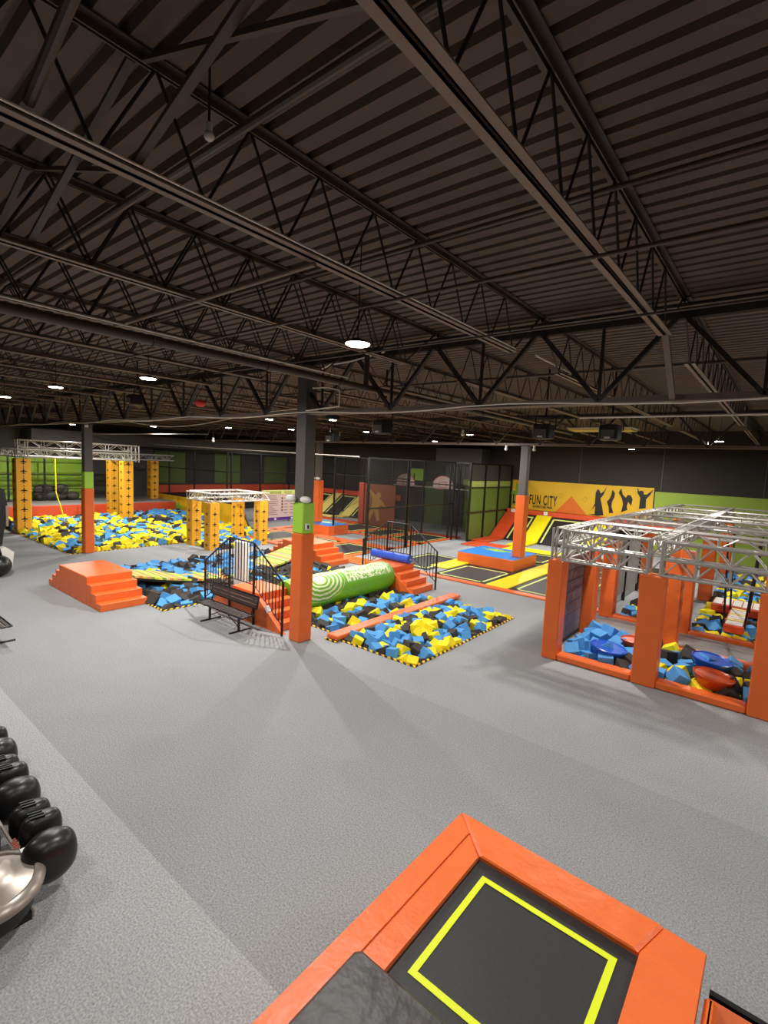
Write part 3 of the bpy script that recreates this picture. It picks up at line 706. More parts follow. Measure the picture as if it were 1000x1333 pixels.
# black cushion in the corner
cu = thing('cushion', 'black wrinkled vinyl cushion lying on the trampoline pad corner', 'cushion', (-1.7, 1.9, Z))
MB().bev(-1.93, -0.85, 1.25, 2.33, Z+0.002, Z+0.10, 0.035).build('cover', 'black_cushion', cu)
# lower bed at the right edge
lb_ = thing('padded_bed', 'lower padded bed with black frame beside the trampoline at the bottom right corner', 'trampoline', (0.6, 3.0, 0))
MB().box(-0.08, 1.5, 3.72, 3.76, 0.3, 0.84).build('back_frame', 'black_steel', lb_)
MB().add([(-0.08, 3.70, 0.83), (1.5, 3.70, 0.83), (1.5, 3.42, 0.55), (0.10, 3.42, 0.55)], [(0, 1, 2, 3)]).build('sloped_pad', 'orange', lb_)
MB().bev(-0.10, -0.03, 1.5, 3.68, 0.5, 0.86, 0.02).build('side_roll', 'orange', lb_)
MB().box(-0.02, 1.5, 1.5, 3.42, 0.5, 0.55).build('bed', 'mat_black', lb_)
for x in (0.0, 1.45): MB().bar((x, 3.6, 0), (x, 3.6, 0.5), 0.05).build('leg', 'black_steel', lb_)

# ------------------------------------------------------------------ truss obstacle frame at right
def truss(label, axis, a, b, c, z, w=0.26, h=0.30, near=False, r=0.028, group=None, step=0.42, name='truss'):
    """box truss along axis from a to b, centred at c, bottom z"""
    def P(t, u, v): return (t, c+u*w/2, z+v) if axis == 'x' else (c+u*w/2, t, z+v)
    t = thing(name, label, 'truss', P((a+b)/2, 0, 0), group)
    for u in (-1, 1):
        for v in (0, h): MB().tube(P(a, u, v), P(b, u, v), r, 8).build('chord', 'aluminium', t, smooth=True)
    n_ = max(2, round((b-a)/step)); st = (b-a)/n_; lat = MB()
    for i in range(n_):
        t0, t1 = a+i*st, a+(i+1)*st
        fl_ = i % 2 == 0
        segs = []
        for u in (-1, 1): segs.append((P(t0, u, 0 if fl_ else h), P(t1, u, h if fl_ else 0)))
        segs.append((P(t0, -1 if fl_ else 1, h), P(t1, 1 if fl_ else -1, h)))
        segs.append((P(t0, -1, 0), P(t0, 1, 0))); segs.append((P(t0, -1, h), P(t0, 1, h)))
        if i % 2 == 0:
            for u in (-1, 1): segs.append((P(t0, u, 0), P(t0, u, h)))
        for p, q in segs:
            if near: MB().tube(p, q, 0.015, 6).build('brace', 'aluminium', t)
            else: lat.tube(p, q, 0.014, 5)
    if not near: tag(lat.build('braces', 'aluminium', t), kind='stuff')
    return t
PXS = [-3.82, -1.9, 0.02, 1.94]; PYS = [11.0, 13.42, 15.45, 20.2, 26.6]
names_x = ['left', 'second', 'third', 'fourth']; names_y = ['front row', 'second row', 'third row', 'fourth row', 'back row']
for i, x in enumerate(PXS):
    for j, y in enumerate(PYS):
        wx = 0.34 if i == 0 else 0.44
        if j: wx = 0.40
        t = thing('padded_post', 'orange padded truss post, %s from the left in the %s of the truss frame' % (names_x[i], names_y[j]) if i else 'orange padded truss post at the left corner of the %s of the truss frame' % names_y[j], 'post', (x, y, 0))
        MB().bev(x-wx/2, x+wx/2, y-0.19, y+0.19, 0.0, 2.24, 0.02).build('pad', 'orange', t)
        if j == 0:
            for u in (-0.12, 0.12):
                for v in (-0.12, 0.12): MB().tube((x+u, y+v, 2.2), (x+u, y+v, 2.95), 0.03, 8).build('tube', 'aluminium', t, smooth=True)
            for k in range(2):
                for v in (-0.12, 0.12): MB().tube((x-0.12, y+v, 2.27+0.33*k), (x+0.12, y+v, 2.58+0.33*k), 0.011, 6).build('brace', 'aluminium', t)
                MB().tube((x-0.12, y-0.12, 2.27+0.33*k), (x-0.12, y+0.12, 2.58+0.33*k), 0.011, 6).build('brace', 'aluminium', t)
# front trusses: two stacked levels
for k, (a, b) in enumerate(((-3.68, -2.04), (-1.76, -0.12), (0.16, 1.8))):
    nm = ['left', 'middle', 'right'][k]
    truss('lower front aluminium truss over the %s bay' % nm, 'x', a, b, 11.0, 2.26, near=k < 2, w=0.24, h=0.32, step=0.27)
    truss('upper front aluminium truss over the %s bay' % nm, 'x', a, b, 11.0, 2.60, near=k < 2, w=0.24, h=0.32, step=0.27)
for i, x in enumerate(PXS):
    truss('long aluminium truss running back from the %s front post' % names_x[i], 'y', 11.14, 26.75, x, 2.60, w=0.26, h=0.32, near=False, step=0.4)
for j, y in enumerate([13.42, 15.45, 18.0, 20.2, 23.4, 26.6]):
    truss('aluminium cross truss over the truss frame, %s behind the front' % ORD[j] if j else 'aluminium cross truss nearest behind the front of the truss frame', 'x', -3.68, 1.9, y, 2.62, w=0.24, h=0.3)
truss('low aluminium truss along the left side of the truss frame', 'y', 11.14, 15.4, -3.82, 2.26, w=0.24, h=0.3)
# curbs
def curb(label, x0, x1, y0, y1, z=0.16):
    tag(MB().bev(x0, x1, y0, y1, 0, z, 0.03).build('padded_curb', 'orange', at=((x0+x1)/2, (y0+y1)/2, 0)), label, 'curb')
curb('orange curb along the front of the left truss bay', -3.65, -2.13, 10.83, 11.12)
curb('orange curb along the front of the middle truss bay', -1.68, -0.20, 10.83, 11.12)
curb('orange curb along the front of the right truss bay', 0.25, 1.72, 10.83, 11.12)
for k, (a, b) in enumerate(((-3.62, -2.1), (-1.7, -0.18), (0.22, 1.74))):
    nm = ['left', 'middle', 'right'][k]
    curb('orange curb between the %s bay and the grey walkway' % nm, a, b, 13.25, 13.5, 0.2)
    curb('orange curb on the far side of the grey walkway, %s bay' % nm, a, b, 15.18, 15.45, 0.14)
wk = thing('walkway', 'grey walkway crossing the truss frame between padded curbs', 'walkway', (-1, 14.3, 0))
for k in range(6): MB().box(-3.7, 1.9, 13.52+k*0.276, 13.52+k*0.276+0.268, 0.0, 0.05).build('plank', 'wood_grey', wk)
# panel on the left side
pn = thing('climbing_wall', 'grey chequered panel with black frame inside the left side of the truss frame', 'panel', (-3.9, 12.2, 0.1))
MB().box(-3.98, -3.9, 11.2, 13.2, 0.05, 2.2).build('frame', 'black', pn)
mat('panel_grey', (126, 116, 118), 0.6, noise=0.15, scale=5)
for i in range(7):
    for j in range(7): MB().box(-3.9, -3.885, 11.27+i*0.265, 11.27+i*0.265+0.25, 0.17+j*0.28, 0.17+j*0.28+0.265).build('tile', 'panel_grey', pn)
pn2 = thing('screen_panel', 'pale grey mesh screen with black frame beyond the left back posts', 'panel', (-3.9, 18, 0))
MB().box(-3.98, -3.94, 16.0, 19.7, 0.3, 2.2).build('screen', 'deck_grey', pn2)
for y in (15.98, 17.8, 19.7): MB().box(-3.99, -3.9, y-0.03, y+0.03, 0.0, 2.25).build('frame', 'black', pn2)
# dishes (floating discs) in the pits
def dish(label, x, y, z, r, m_, tx=0.0, ty=0.0):
    o = MB().lathe((0, 0, 0), [(r*0.68, -r*0.6), (r*0.8, -r*0.4), (r*0.94, -r*0.12), (r, -0.01), (r, 0.02), (r*0.95, 0.03), (r*0.88, 0.005), (0.02, 0.0)], 28).build('stepping_disc', m_, smooth=True)
    o.location = (x, y, z); o.rotation_euler = (tx, ty, 0); tag(o, label, 'disc')
dish('orange stepping disc at the back of the left truss bay', -2.45, 12.45, 0.38, 0.28, 'dish_orange')
dish('blue stepping disc at the front of the left truss bay', -2.75, 11.55, 0.36, 0.38, 'dish_blue', 0.0, 0.12)
dish('blue stepping disc at the back of the middle truss bay', -0.9, 12.35, 0.40, 0.38, 'dish_blue', 0, .1)
dish('orange stepping disc at the front of the middle truss bay', -0.78, 11.45, 0.36, 0.36, 'dish_orange', 0, .1)
# balance bridges with white tops
bb = thing('hanging_beam', 'hanging balance beam with white slatted top and orange sides in the far truss bay', 'beam', (-0.75, 16.4, 0.3))
MB().bev(-1.0, -0.55, 15.75, 17.9, 0.16, 0.38, 0.03).build('body', 'red_orange', bb)
for k in range(9): MB().box(-0.96, -0.59, 15.8+k*0.235, 15.8+k*0.235+0.2, 0.38, 0.395).build('slat', 'pale_yellow' if k % 3 == 2 else 'white', bb)
b2 = thing('hanging_platform', 'wide hanging platform with white slatted top behind the balance beam', 'platform', (-0.6, 18.6, 0.3))
MB().bev(-1.5, 0.5, 17.95, 18.95, 0.16, 0.42, 0.03).build('body', 'red_orange', b2)
for k in range(8): MB().box(-1.46+k*0.245, -1.46+k*0.245+0.215, 18.0, 18.9, 0.42, 0.435).build('slat', 'white', b2)
for k, (x, y) in enumerate(((-1.0, 15.9), (-0.55, 15.9), (-1.0, 17.8), (-0.55, 17.8), (-0.1, 17.2), (0.1, 17.9))):
    tag(MB().bar((x, y, 0.3), (x+(0.12 if k % 2 else -0.12), y+0.2, 2.62), 0.05, 0.02).build('hanging_strap', 'black', at=(x, y, 1.4)), 'black strap hanging from the truss down to the balance beams', 'strap', 'black straps holding the balance beams')

# ------------------------------------------------------------------ trampoline court at right (T1)
c_or = thing('court_border', 'orange padded border along the front of the right trampoline court', 'padding', (-8, 15.8, 0))
for k in range(4): MB().bev(-10.9+k*1.75, -10.9+(k+1)*1.75-0.01, 15.62, 15.95, 0, 0.05, 0.012).build('border_pad', 'orange', c_or)
MB().box(-10.42, -4.0, 15.96, 25.2, 0.0, 0.012).build('deck_mat', 'mat_black', c_or)
def floor_tramp(label, x0, x1, y0, y1, line='pale_lime', group=None):
    t = thing('court_trampoline', label, 'trampoline', ((x0+x1)/2, (y0+y1)/2, 0), group)
    MB().box(x0, x1, y0, y1, 0, 0.03).build('frame', 'black', t)
    i = 0.16; wl = 0.09
    MB().box(x0+i, x1-i, y0+i, y1-i, 0.03, 0.034).build('jump_mat', 'mat_black', t)
    m_ = MB(); z0, z1 = 0.034, 0.04; a, b, c, d = x0+i, x1-i, y0+i, y1-i
    m_.box(a, b, c, c+wl, z0, z1); m_.box(a, b, d-wl, d, z0, z1); m_.box(a, a+wl, c, d, z0, z1); m_.box(b-wl, b, c, d, z0, z1)
    m_.build('edge_line', line, t)
floor_tramp('black court trampoline with lime outline in front of the blue-topped box', -10.4, -8.15, 16.0, 18.6)
floor_tramp('black court trampoline beside the orange truss frame corner', -7.2, -4.9, 16.0, 20.9)
floor_tramp('black court trampoline further back behind the truss frame', -7.2, -4.9, 21.6, 25.6)
floor_tramp('black court trampoline behind the blue-topped box', -10.4, -8.15, 21.6, 24.0)
floor_tramp('black court trampoline with angled lime outline beyond the far railing', -13.0, -10.9, 16.4, 19.6)
def ypad(label, x0, x1, y0, y1, m='yellow', z=0.06):
    tag(MB().bev(x0, x1, y0, y1, 0, z, 0.02).build('court_pad', m, at=((x0+x1)/2, (y0+y1)/2, 0)), label, 'pad')
ypad('yellow floor pad running back from the border to the right of the blue-topped box', -8.1, -7.25, 15.97, 24.6)
ypad('yellow floor pad left of the blue-topped box', -11.3, -10.45, 17.2, 25.2)
ypad('yellow pad along the foot of the sloped trampolines', -10.4, -7.3, 24.2, 25.2)
ypad('orange floor pad in front of the green netted wall', -13.5, -11.4, 23.4, 25.0, 'red_orange')
# blue topped box around the right column
def topped_box(label, x0, x1, y0, y1, h):
    t = thing('padded_box', label, 'box', ((x0+x1)/2, (y0+y1)/2, 0))
    MB().bev(x0, x1, y0, y1, 0, h-0.03, 0.015).build('body', 'orange', t)
    MB().bev(x0+0.01, x1-0.01, y0+0.01, y1-0.01, h-0.03, h, 0.01).build('top_mat', 'blue_vinyl', t)
    return t
bx = topped_box('orange padded box with blue top around the right column', -11.05, -8.4, 18.95, 21.3, 0.5)
def splat(parent, cx, cy, z, s, m1, m2):
    pts = [(cx+s*(1+0.25*sin(5*t_)+0.12*cos(9*t_))*cos(t_), cy+s*0.42*(1+0.2*sin(4*t_+1))*sin(t_)) for t_ in [2*pi*k/30 for k in range(30)]]
    MB().prism(pts[::-1], 'z', z, z+0.004).build('printed_splash', m1, parent)
splat(bx, -10.0, 20.6, 0.501, 0.62, 'lime', None)
text_mesh('printed_word', 'FUN CITY', 'black', 0.26, (-10.55, 20.5, 0.506), (0, 0, R(8)), bx)
bx2 = topped_box('far orange padded box with blue top behind the centre column', -22.3, -19.7, 19.5, 21.1, 0.55)
splat(bx2, -21.0, 20.6, 0.551, 0.5, 'pale_lime', None)
# sloped trampolines on the back wall, right court
def sloped(label, x0, x1, yb=27.3, yt=29.28, zt=1.42, kind='mat', m_='yellow', group=None, yf=25.2):
    """kind mat: black bed with lime outline; kind pad: coloured strip with a flat foot"""
    t = thing('sloped_trampoline' if kind == 'mat' else 'sloped_pad', label, 'trampoline' if kind == 'mat' else 'pad', ((x0+x1)/2, (yb+yt)/2, 0), group)
    def S(a, b, off0, off1, mm, nm, s0=0.0, s1=1.0):
        n_ = 6; pr = [(yf, 0.05), (yb-0.25, 0.05), (yb, 0.08)]+[(yb+(yt-yb)*k/n_, 0.08+(zt-0.08)*k/n_) for k in range(1, n_+1)]
        pr = pr if kind == 'pad' else pr[2:]
        L_ = len(pr); i0 = 0; sel = pr
        if s0 > 0 or s1 < 1:
            def at(s):
                return (pr[0][0]+(pr[-1][0]-pr[0][0])*s, pr[0][1]+(pr[-1][1]-pr[0][1])*s)
            sel = [at(s0), at(s1)]
        vv = []; 
        for y, z in sel: vv += [(a, y, z+off0), (b, y, z+off0), (b, y, z+off1), (a, y, z+off1)]
        ff = [(i*4+k, i*4+(k+1) % 4, (i+1)*4+(k+1) % 4, (i+1)*4+k) for i in range(len(sel)-1) for k in range(4)]
        ff += [(3, 2, 1, 0), tuple((len(sel)-1)*4+q for q in range(4))]
        MB().add(vv, ff).build(nm, mm, t)
    if kind == 'pad': S(x0, x1, -0.02, 0.06, m_, 'pad_cover')
    else:
        S(x0, x1, -0.04, 0.0, 'mat_black', 'jump_bed')
        wl = 0.1
        S(x0+0.15, x0+0.15+wl, 0.002, 0.008, 'pale_lime', 'edge_line', 0.02, 0.93); S(x1-0.15-wl, x1-0.15, 0.002, 0.008, 'pale_lime', 'edge_line', 0.02, 0.93)
        S(x0+0.15, x1-0.15, 0.002, 0.008, 'pale_lime', 'edge_line', 0.9, 0.94)
    return t
sloped('red-orange sloped pad against the green netted wall', -13.75, -12.85, kind='pad', m_='red_orange', yf=25.0)
sloped('sloped black trampoline with pale outline behind the right column', -12.85, -10.95-0.9+0.15)
sloped('yellow sloped pad left of the truss frame under the banner', -11.7, -10.8, kind='pad')
sloped('sloped black trampoline under the banner beside the truss frame', -10.8, -8.2)
sloped('yellow sloped pad hidden partly behind the truss frame', -8.2, -7.3, kind='pad')
tag(MB().bev(-13.75, -4.0, 29.36, 29.9, 1.42, 1.71, 0.03).build('wall_pad', 'red_orange', at=(-9, 29.7, 1.5)), 'red-orange padded ledge under the yellow banner', 'pad')
for x in (-13.3, -11.2): tag(MB().bev(x-0.12, x+0.12, 29.3, 29.38, 1.5, 1.72, 0.01).build('number_plate', 'white', at=(x, 29.3, 1.6)), 'small white plate at the top of the %s sloped pad' % ('red-orange' if x < -12 else 'yellow'), 'plate')

# banner on the back wall
bn = thing('banner', 'wide yellow wall banner with dark jumping figures and lettering', 'banner', (-9.6, 29.95, 1.72))
MB().box(-13.72, -5.6, 29.93, 29.97, 1.72, 3.53).build('sheet', 'banner_yellow', bn)
YB = 29.926
def decal(name, poly, m_, y=YB, parent=bn): return MB().prism(poly, 'y', y-0.004, y).build(name, m_, parent)
decal('printed_triangle', [(-9.95, 2.75), (-10.85, 1.73), (-9.0, 1.73)], 'banner_orange')
for cx, cz in ((-10.6, 2.72), (-9.15, 2.62)):
    mb = MB(); r1, r2 = 0.17, 0.14
    vv = [(cx, YB, cz+r1), (cx+r1*.8, YB, cz), (cx, YB, cz-r1), (cx-r1*.8, YB, cz), (cx, YB, cz+r2), (cx+r2*.8, YB, cz), (cx, YB, cz-r2), (cx-r2*.8, YB, cz)]
    mb.add(vv, [(0, 4, 5, 1), (1, 5, 6, 2), (2, 6, 7, 3), (3, 7, 4, 0)]); mb.build('printed_diamond', 'tan_print', bn)
text_mesh('lettering', 'FUN CITY', 'black', 0.84, (-12.55, YB, 2.08), (R(90), 0, 0), bn, 0.43, 0.004, 0.018)
text_mesh('small_lettering', 'ADVENTURE PARK', 'black', 0.2, (-12.3, YB, 1.88), (R(90), 0, 0), bn, 0.75, 0.004, 0.006)
text_mesh('lettering', 'L', 'black', 0.8, (-13.65, YB, 2.05), (R(90), 0, 0), bn, 0.5, 0.004, 0.035)
text_mesh('lettering', 'K', 'black', 0.8, (-12.95, YB, 2.05), (R(90), 0, 0), bn, 0.55, 0.004, 0.035)
mat('splash_green', (120, 150, 50), 0.6)
decal('printed_splash', [(-13.2+0.5*(1+0.3*sin(7*a_))*cos(a_), 2.5+0.75*(1+0.25*sin(7*a_))*sin(a_)) for a_ in [-2*pi*k/28 for k in range(28)]], 'splash_green', YB+0.003)
SIL = [[(-7.98, 3.51), (-8.17, 2.95), (-8.31, 2.75), (-8.19, 2.34), (-8.07, 1.8), (-8.42, 1.74), (-8.93, 1.8), (-8.56, 1.83), (-8.56, 2.31), (-8.76, 1.99), (-8.59, 2.45), (-8.6, 3.05), (-8.51, 3.27), (-8.39, 3.21), (-8.33, 3.03), (-8.15, 3.18)],
       [(-7.71, 3.3), (-7.56, 3.13), (-7.56, 2.9), (-7.67, 2.62), (-7.68, 2.34), (-7.55, 1.99), (-7.78, 1.96), (-7.84, 2.33), (-7.95, 2.6), (-7.81, 2.79), (-7.74, 3.03)],
       [(-7.37, 3.16), (-7.25, 3.41), (-7.15, 3.07), (-6.97, 2.9), (-6.9, 3.05), (-6.74, 3.06), (-6.62, 2.84), (-6.67, 2.46), (-6.83, 2.69), (-6.89, 2.42), (-6.83, 2.24), (-7.15, 2.07), (-7.09, 2.53), (-7.17, 2.84)],
       [(-6.43, 3.5), (-6.33, 3.31), (-6.23, 3.36), (-6.11, 3.31), (-6.08, 3.15), (-5.94, 3.16), (-5.63, 3.45), (-5.78, 3.13), (-5.95, 2.9), (-5.93, 2.41), (-6.26, 2.34), (-6.25, 2.96), (-6.41, 3.22)]]
for s_ in SIL: decal('printed_figure', s_, 'black')

# ------------------------------------------------------------------ netted cage in the middle distance
ZT = 4.4
def cage_side(label, p, q, posts, rails, net_=True, zt=ZT, r=0.04, mm='black_steel', greens=None):
    t = thing('net_fence', label, 'fence', ((p[0]+q[0])/2, (p[1]+q[1])/2, 0))
    P = Vector((p[0], p[1], 0)); Q = Vector((q[0], q[1], 0))
    for u in posts:
        a = P.lerp(Q, u); MB().bar((a.x, a.y, 0), (a.x, a.y, zt), r*2).build('post', mm, t)
    for z in rails: MB().bar((P.x, P.y, z), (Q.x, Q.y, z), r*1.5).build('rail', mm, t)
    if net_:
        MB().add([(P.x, P.y, 0.05), (Q.x, Q.y, 0.05), (Q.x, Q.y, zt), (P.x, P.y, zt)], [(0, 1, 2, 3)]).build('net', 'netting', t)
    return t
cage_side('black netting fence between the far blue-topped box and the middle of the court', (-19.8, 19.95), (-14.7, 19.95), (0, 0.5, 1), (ZT, 3.45), zt=ZT)
cage_side('black netting fence beside the far railing, side of the court', (-14.66, 16.9), (-14.66, 24.3), (0, 0.42, 1), (ZT, 2.1))
cage_side('black netting fence in front of the basketball hoops', (-22.0, 24.9), (-14.66, 24.9), (0, 0.33, 0.66, 1), (ZT, 3.1))
cf = cage_side('black netting fence corner panel at the left of the green wall', (-15.1, 24.6), (-13.8, 24.6), (0, 1), (ZT, 3.1, 1.65))
gw = thing('green_net_wall', 'green panelled wall behind black frame grid right of the basketball hoops', 'wall panel', (-13.8, 27.5, 0))
mat('olive', (84, 104, 36), 0.7, noise=0.06); mat('olive_light', (140, 154, 78), 0.7); mat('charcoal', (48, 46, 43), 0.8)
nG = 3; yG = [24.65+(29.9-24.65)*k/nG for k in range(nG+1)]
for k in range(nG):
    for z0, z1, mm in ((0.0, 1.63, 'olive'), (1.63, 3.05, 'olive'), (3.05, 3.42, 'olive_light'), (3.42, ZT, 'charcoal')):
        MB().box(-13.95, -13.86, yG[k]+0.02, yG[k+1]-0.02, z0+0.01, z1-0.01).build('panel', mm, gw)
for y in yG: MB().bar((-13.8, y, 0), (-13.8, y, ZT), 0.08).build('post', 'black_steel', gw)
for z in (0.03, 1.63, 3.05, ZT): MB().bar((-13.8, yG[0], z), (-13.8, yG[-1], z), 0.06).build('rail', 'black_steel', gw)
# court back wall panels
cb = thing('court_back_wall', 'dim olive and charcoal panels behind the basketball hoops', 'wall panel', (-18, 29.8, 0))
for k in range(6):
    x = -23.6+k*1.62
    MB().box(x, x+1.58, 29.8, 29.9, 0, 3.0).build('panel', 'olive' if k in (2, 4) else 'charcoal', cb)
    MB().box(x, x+1.58, 29.8, 29.9, 3.02, 4.35).build('panel', 'column_grey' if k > 2 else 'charcoal', cb)
tag(MB().box(-21.9, -20.4, 29.7, 29.78, 3.05, 3.9).build('wall_sign', 'lime', at=(-21, 29.7, 3.4)), 'bright lime square panel high on the court back wall', 'panel')
tag(MB().box(-17.2, -13.9, 29.7, 29.78, 2.95, 3.35).build('wall_strip', 'olive_light', at=(-15.5, 29.7, 3.2)), 'pale olive strip behind the right basketball hoop', 'panel')
def hoop(label, x, y=25.4):
    t = thing('basketball_hoop', label, 'basketball hoop', (x, y, 2.9))
    n_ = 14; poly = [(x-0.72, 2.85), (x+0.72, 2.85)]+[(x+0.72*cos(pi*k/n_), 3.05+0.55*sin(pi*k/n_)) for k in range(n_+1)]
    MB().prism(poly, 'y', y, y+0.04).build('backboard', 'sign_pink', t)
    mb = MB(); pts = [(x+0.72*cos(pi*k/n_), y-0.01, 3.05+0.55*sin(pi*k/n_)) for k in range(n_+1)]+[(x-0.72, y-0.01, 2.85), (x+0.72, y-0.01, 2.85), (x+0.72, y-0.01, 3.05)]
    mb.path(pts, 0.025, 6).build('rim_edge', 'rust', t)
    MB().path([(x-0.25, y-0.01, 2.9), (x+0.25, y-0.01, 2.9), (x+0.25, y-0.01, 3.2), (x-0.25, y-0.01, 3.2), (x-0.25, y-0.01, 2.9)], 0.015, 5).build('target_square', 'rust', t)
    MB().path([(x+0.23*cos(2*pi*k/14), y-0.28+0.23*sin(2*pi*k/14), 2.82) for k in range(15)], 0.014, 6).build('ring', 'red', t)
    MB().bar((x, y+0.04, 3.0), (x, y+0.9, 3.1), 0.05).build('arm', 'white', t)
    MB().bar((x, y+0.9, 2.6), (x, y+0.9, 3.6), 0.06).build('upright', 'black_steel', t)
hoop('left basketball hoop with round-topped backboard behind the netting', -18.9)
hoop('right basketball hoop with round-topped backboard behind the netting', -16.1)
tag(MB().bar((-19.9, 25.3, 2.86), (-14.2, 25.3, 2.86), 0.07).build('net_rail', 'aluminium', at=(-17, 25.3, 2.86)), 'pale rail crossing behind the basketball backboards', 'rail')
# brown padded end panel with printed figure
bp_ = thing('padded_screen', 'brown padded panel with pale printed player beside the basketball court', 'panel', (-20.4, 24.8, 0))
MB().bev(-21.7, -19.15, 24.7, 24.8, 0.1, 2.8, 0.03).build('cover', 'brown_print', bp_)
MB().bev(-22.15, -21.72, 24.6, 24.85, 0.1, 2.85, 0.04).build('edge_roll', 'rust', bp_)
decal('printed_figure', [(-21.35, 2.55), (-20.75, 2.1), (-20.55, 2.3), (-20.35, 2.3), (-20.25, 2.05), (-20.4, 1.9), (-20.1, 1.7), (-19.75, 1.3), (-20.3, 1.5), (-20.45, 1.2), (-20.3, 0.5), (-20.55, 0.4), (-20.8, 1.1), (-21.15, 0.4), (-21.35, 0.5), (-21.05, 1.4), (-21.0, 1.9), (-21.3, 2.4)], 'tan_print', 24.69, bp_)

# ------------------------------------------------------------------ far left trampoline court (T2)
t2 = thing('court_deck', 'flat orange padded deck of the far trampoline court', 'padding', (-18, 20, 0))
MX = [-23.4, -22.45, -19.6, -17.3, -15.0]; 
MB().box(-33.0, -14.75, 25.0, 25.6, 0.0, 0.05).build('pad_strip', 'red_orange', t2)
rows = [(15.75, 18.6), (21.7, 24.9)]
for y0, y1 in ((15.3, 15.75), (18.6, 19.3), (21.3, 21.7)):
    MB().bev(-23.8, -14.75, y0, y1, 0, 0.05, 0.012).build('pad_strip', 'orange', t2)
for i in range(4):
    for y0, y1 in rows + [(19.3, 21.3)]: MB().bev(MX[i]-0.4, MX[i], y0, y1, 0, 0.05, 0.012).build('pad_strip', 'orange', t2)
MB().bev(-15.0, -14.75, 15.75, 24.9, 0, 0.05, 0.012).build('pad_strip', 'orange', t2)
k = 0
for (y0, y1), nm in zip(rows, ('near', 'far')):
    for i in range(4):
        floor_tramp('black floor trampoline in the %s row of the far orange court' % nm, MX[i], MX[i+1]-0.4 if i < 3 else MX[i+1], y0, y1, group='floor trampolines in the %s row of the far court' % nm)
ypad('orange padded strip behind the far steps, right end', -14.7, -13.1, 15.0, 16.0, 'orange')
# sloped trampolines along the back wall of the far court
for k, (x0, x1) in enumerate(((-32.0, -30.9), (-29.1, -28.2), (-26.3, -25.4))):
    sloped('pale yellow sloped pad on the far back wall, %s' % ['left', 'middle', 'right'][k], x0, x1, kind='pad', m_='pale_yellow', yf=26.6, zt=1.5)
for k, (x0, x1) in enumerate(((-30.9, -29.1), (-28.2, -26.3), (-25.4, -23.6))):
    sloped('sloped black trampoline on the far back wall, %s' % ['left', 'middle', 'right'][k], x0, x1, zt=1.5)
tag(MB().bev(-35.9, -22.2, 29.3, 29.9, 1.45, 1.85, 0.03).build('wall_pad', 'red_orange', at=(-29, 29.6, 1.6)), 'red-orange padded ledge on the far back wall', 'pad')
tag(MB().bev(-35.98, -35.62, 17.6, 29.25, 1.25, 1.85, 0.03).build('wall_pad', 'red_orange', at=(-35.6, 24, 1.5)), 'red-orange padded ledge on the far left wall behind the netting', 'pad')
tag(MB().bev(-33.0, -26.0, 25.9, 26.5, 0.0, 0.12, 0.03).build('court_pad', 'pale_yellow', at=(-29.5, 26, 0)), 'pale yellow pad at the foot of the far sloped trampolines', 'pad')
# left wall: sloped beds and dim green panels
for k in range(4):
    y = 18.2+k*2.9
    t = thing('side_trampoline', 'dim sloped trampoline against the far left wall behind the netting', 'trampoline', (-34.9, y+1, 0), 'sloped trampolines along the far left wall')
    MB().add([(-35.58, y, 1.2), (-35.58, y+2.0, 1.2), (-34.0, y+2.0, 0.1), (-34.0, y, 0.1), (-35.58, y, 1.15), (-35.58, y+2.0, 1.15), (-34.0, y+2.0, 0.05), (-34.0, y, 0.05)],
             [(0, 1, 2, 3), (7, 6, 5, 4), (0, 4, 5, 1), (1, 5, 6, 2), (2, 6, 7, 3), (3, 7, 4, 0)]).build('jump_bed', 'mat_black', t)
    MB().add([(-35.58, y+2.05, 1.24), (-35.58, y+2.8, 1.24), (-34.0, y+2.8, 0.14), (-34.0, y+2.05, 0.14), (-35.58, y+2.05, 1.15), (-35.58, y+2.8, 1.15), (-34.0, y+2.8, 0.05), (-34.0, y+2.05, 0.05)],
             [(0, 1, 2, 3), (7, 6, 5, 4), (0, 4, 5, 1), (1, 5, 6, 2), (2, 6, 7, 3), (3, 7, 4, 0)]).build('side_pad', 'pale_yellow', t)
cage_side('tall black netting fence behind the small amber post frame', (-26.5, 17.5), (-26.5, 29.5), (0.02, 0.2, 0.4, 0.62, 0.85), (4.4, 3.2), zt=4.4)
cage_side('tall black netting fence at the back of the large left foam pit', (-35.8, 17.45), (-26.5, 17.45), (0.25, 0.6, 1), (4.4, 3.2), zt=4.4)
wg = thing('dim_wall_panels', 'dim olive panels high on the far left wall', 'wall panel', (-35.9, 24, 3))
for k in range(5): MB().box(-35.98, -35.92, 17.6+k*2.45, 17.6+k*2.45+2.4, 1.95, 4.3).build('panel', 'charcoal' if k % 2 else 'olive', wg)
# rules sign
sg = thing('rules_sign', 'pale rules board with green heading and purple base strip on the netting', 'sign', (-26, 21, 0))
MB().box(-26.06, -26.0, 19.7, 22.45, 0.1, 2.1).build('board', 'sign_pink', sg)
MB().box(-26.0, -25.985, 19.7, 22.45, 1.82, 2.1).build('heading_strip', 'pale_lime', sg)
MB().box(-26.0, -25.985, 19.7, 22.45, 0.1, 0.3).build('base_strip', 'purple', sg)
def sign_text(body, size, y, z, m_='print_grey', sx=1.0): return text_mesh('lettering', body, m_, size, (-25.98, y, z), (R(90), 0, R(90)), sg, sx, 0.002)
sign_text('TRAMPOLINE', 0.24, 20.0, 1.86, 'olive', 0.85); sign_text('RULES', 0.24, 21.5, 1.86, 'olive', 0.9)
ls = MB()
rn = random.Random(5)
for k in range(11): ls.box(-25.998, -25.985, 19.85, 19.85+rn.uniform(0.7, 1.15), 1.7-k*0.12, 1.725-k*0.12)
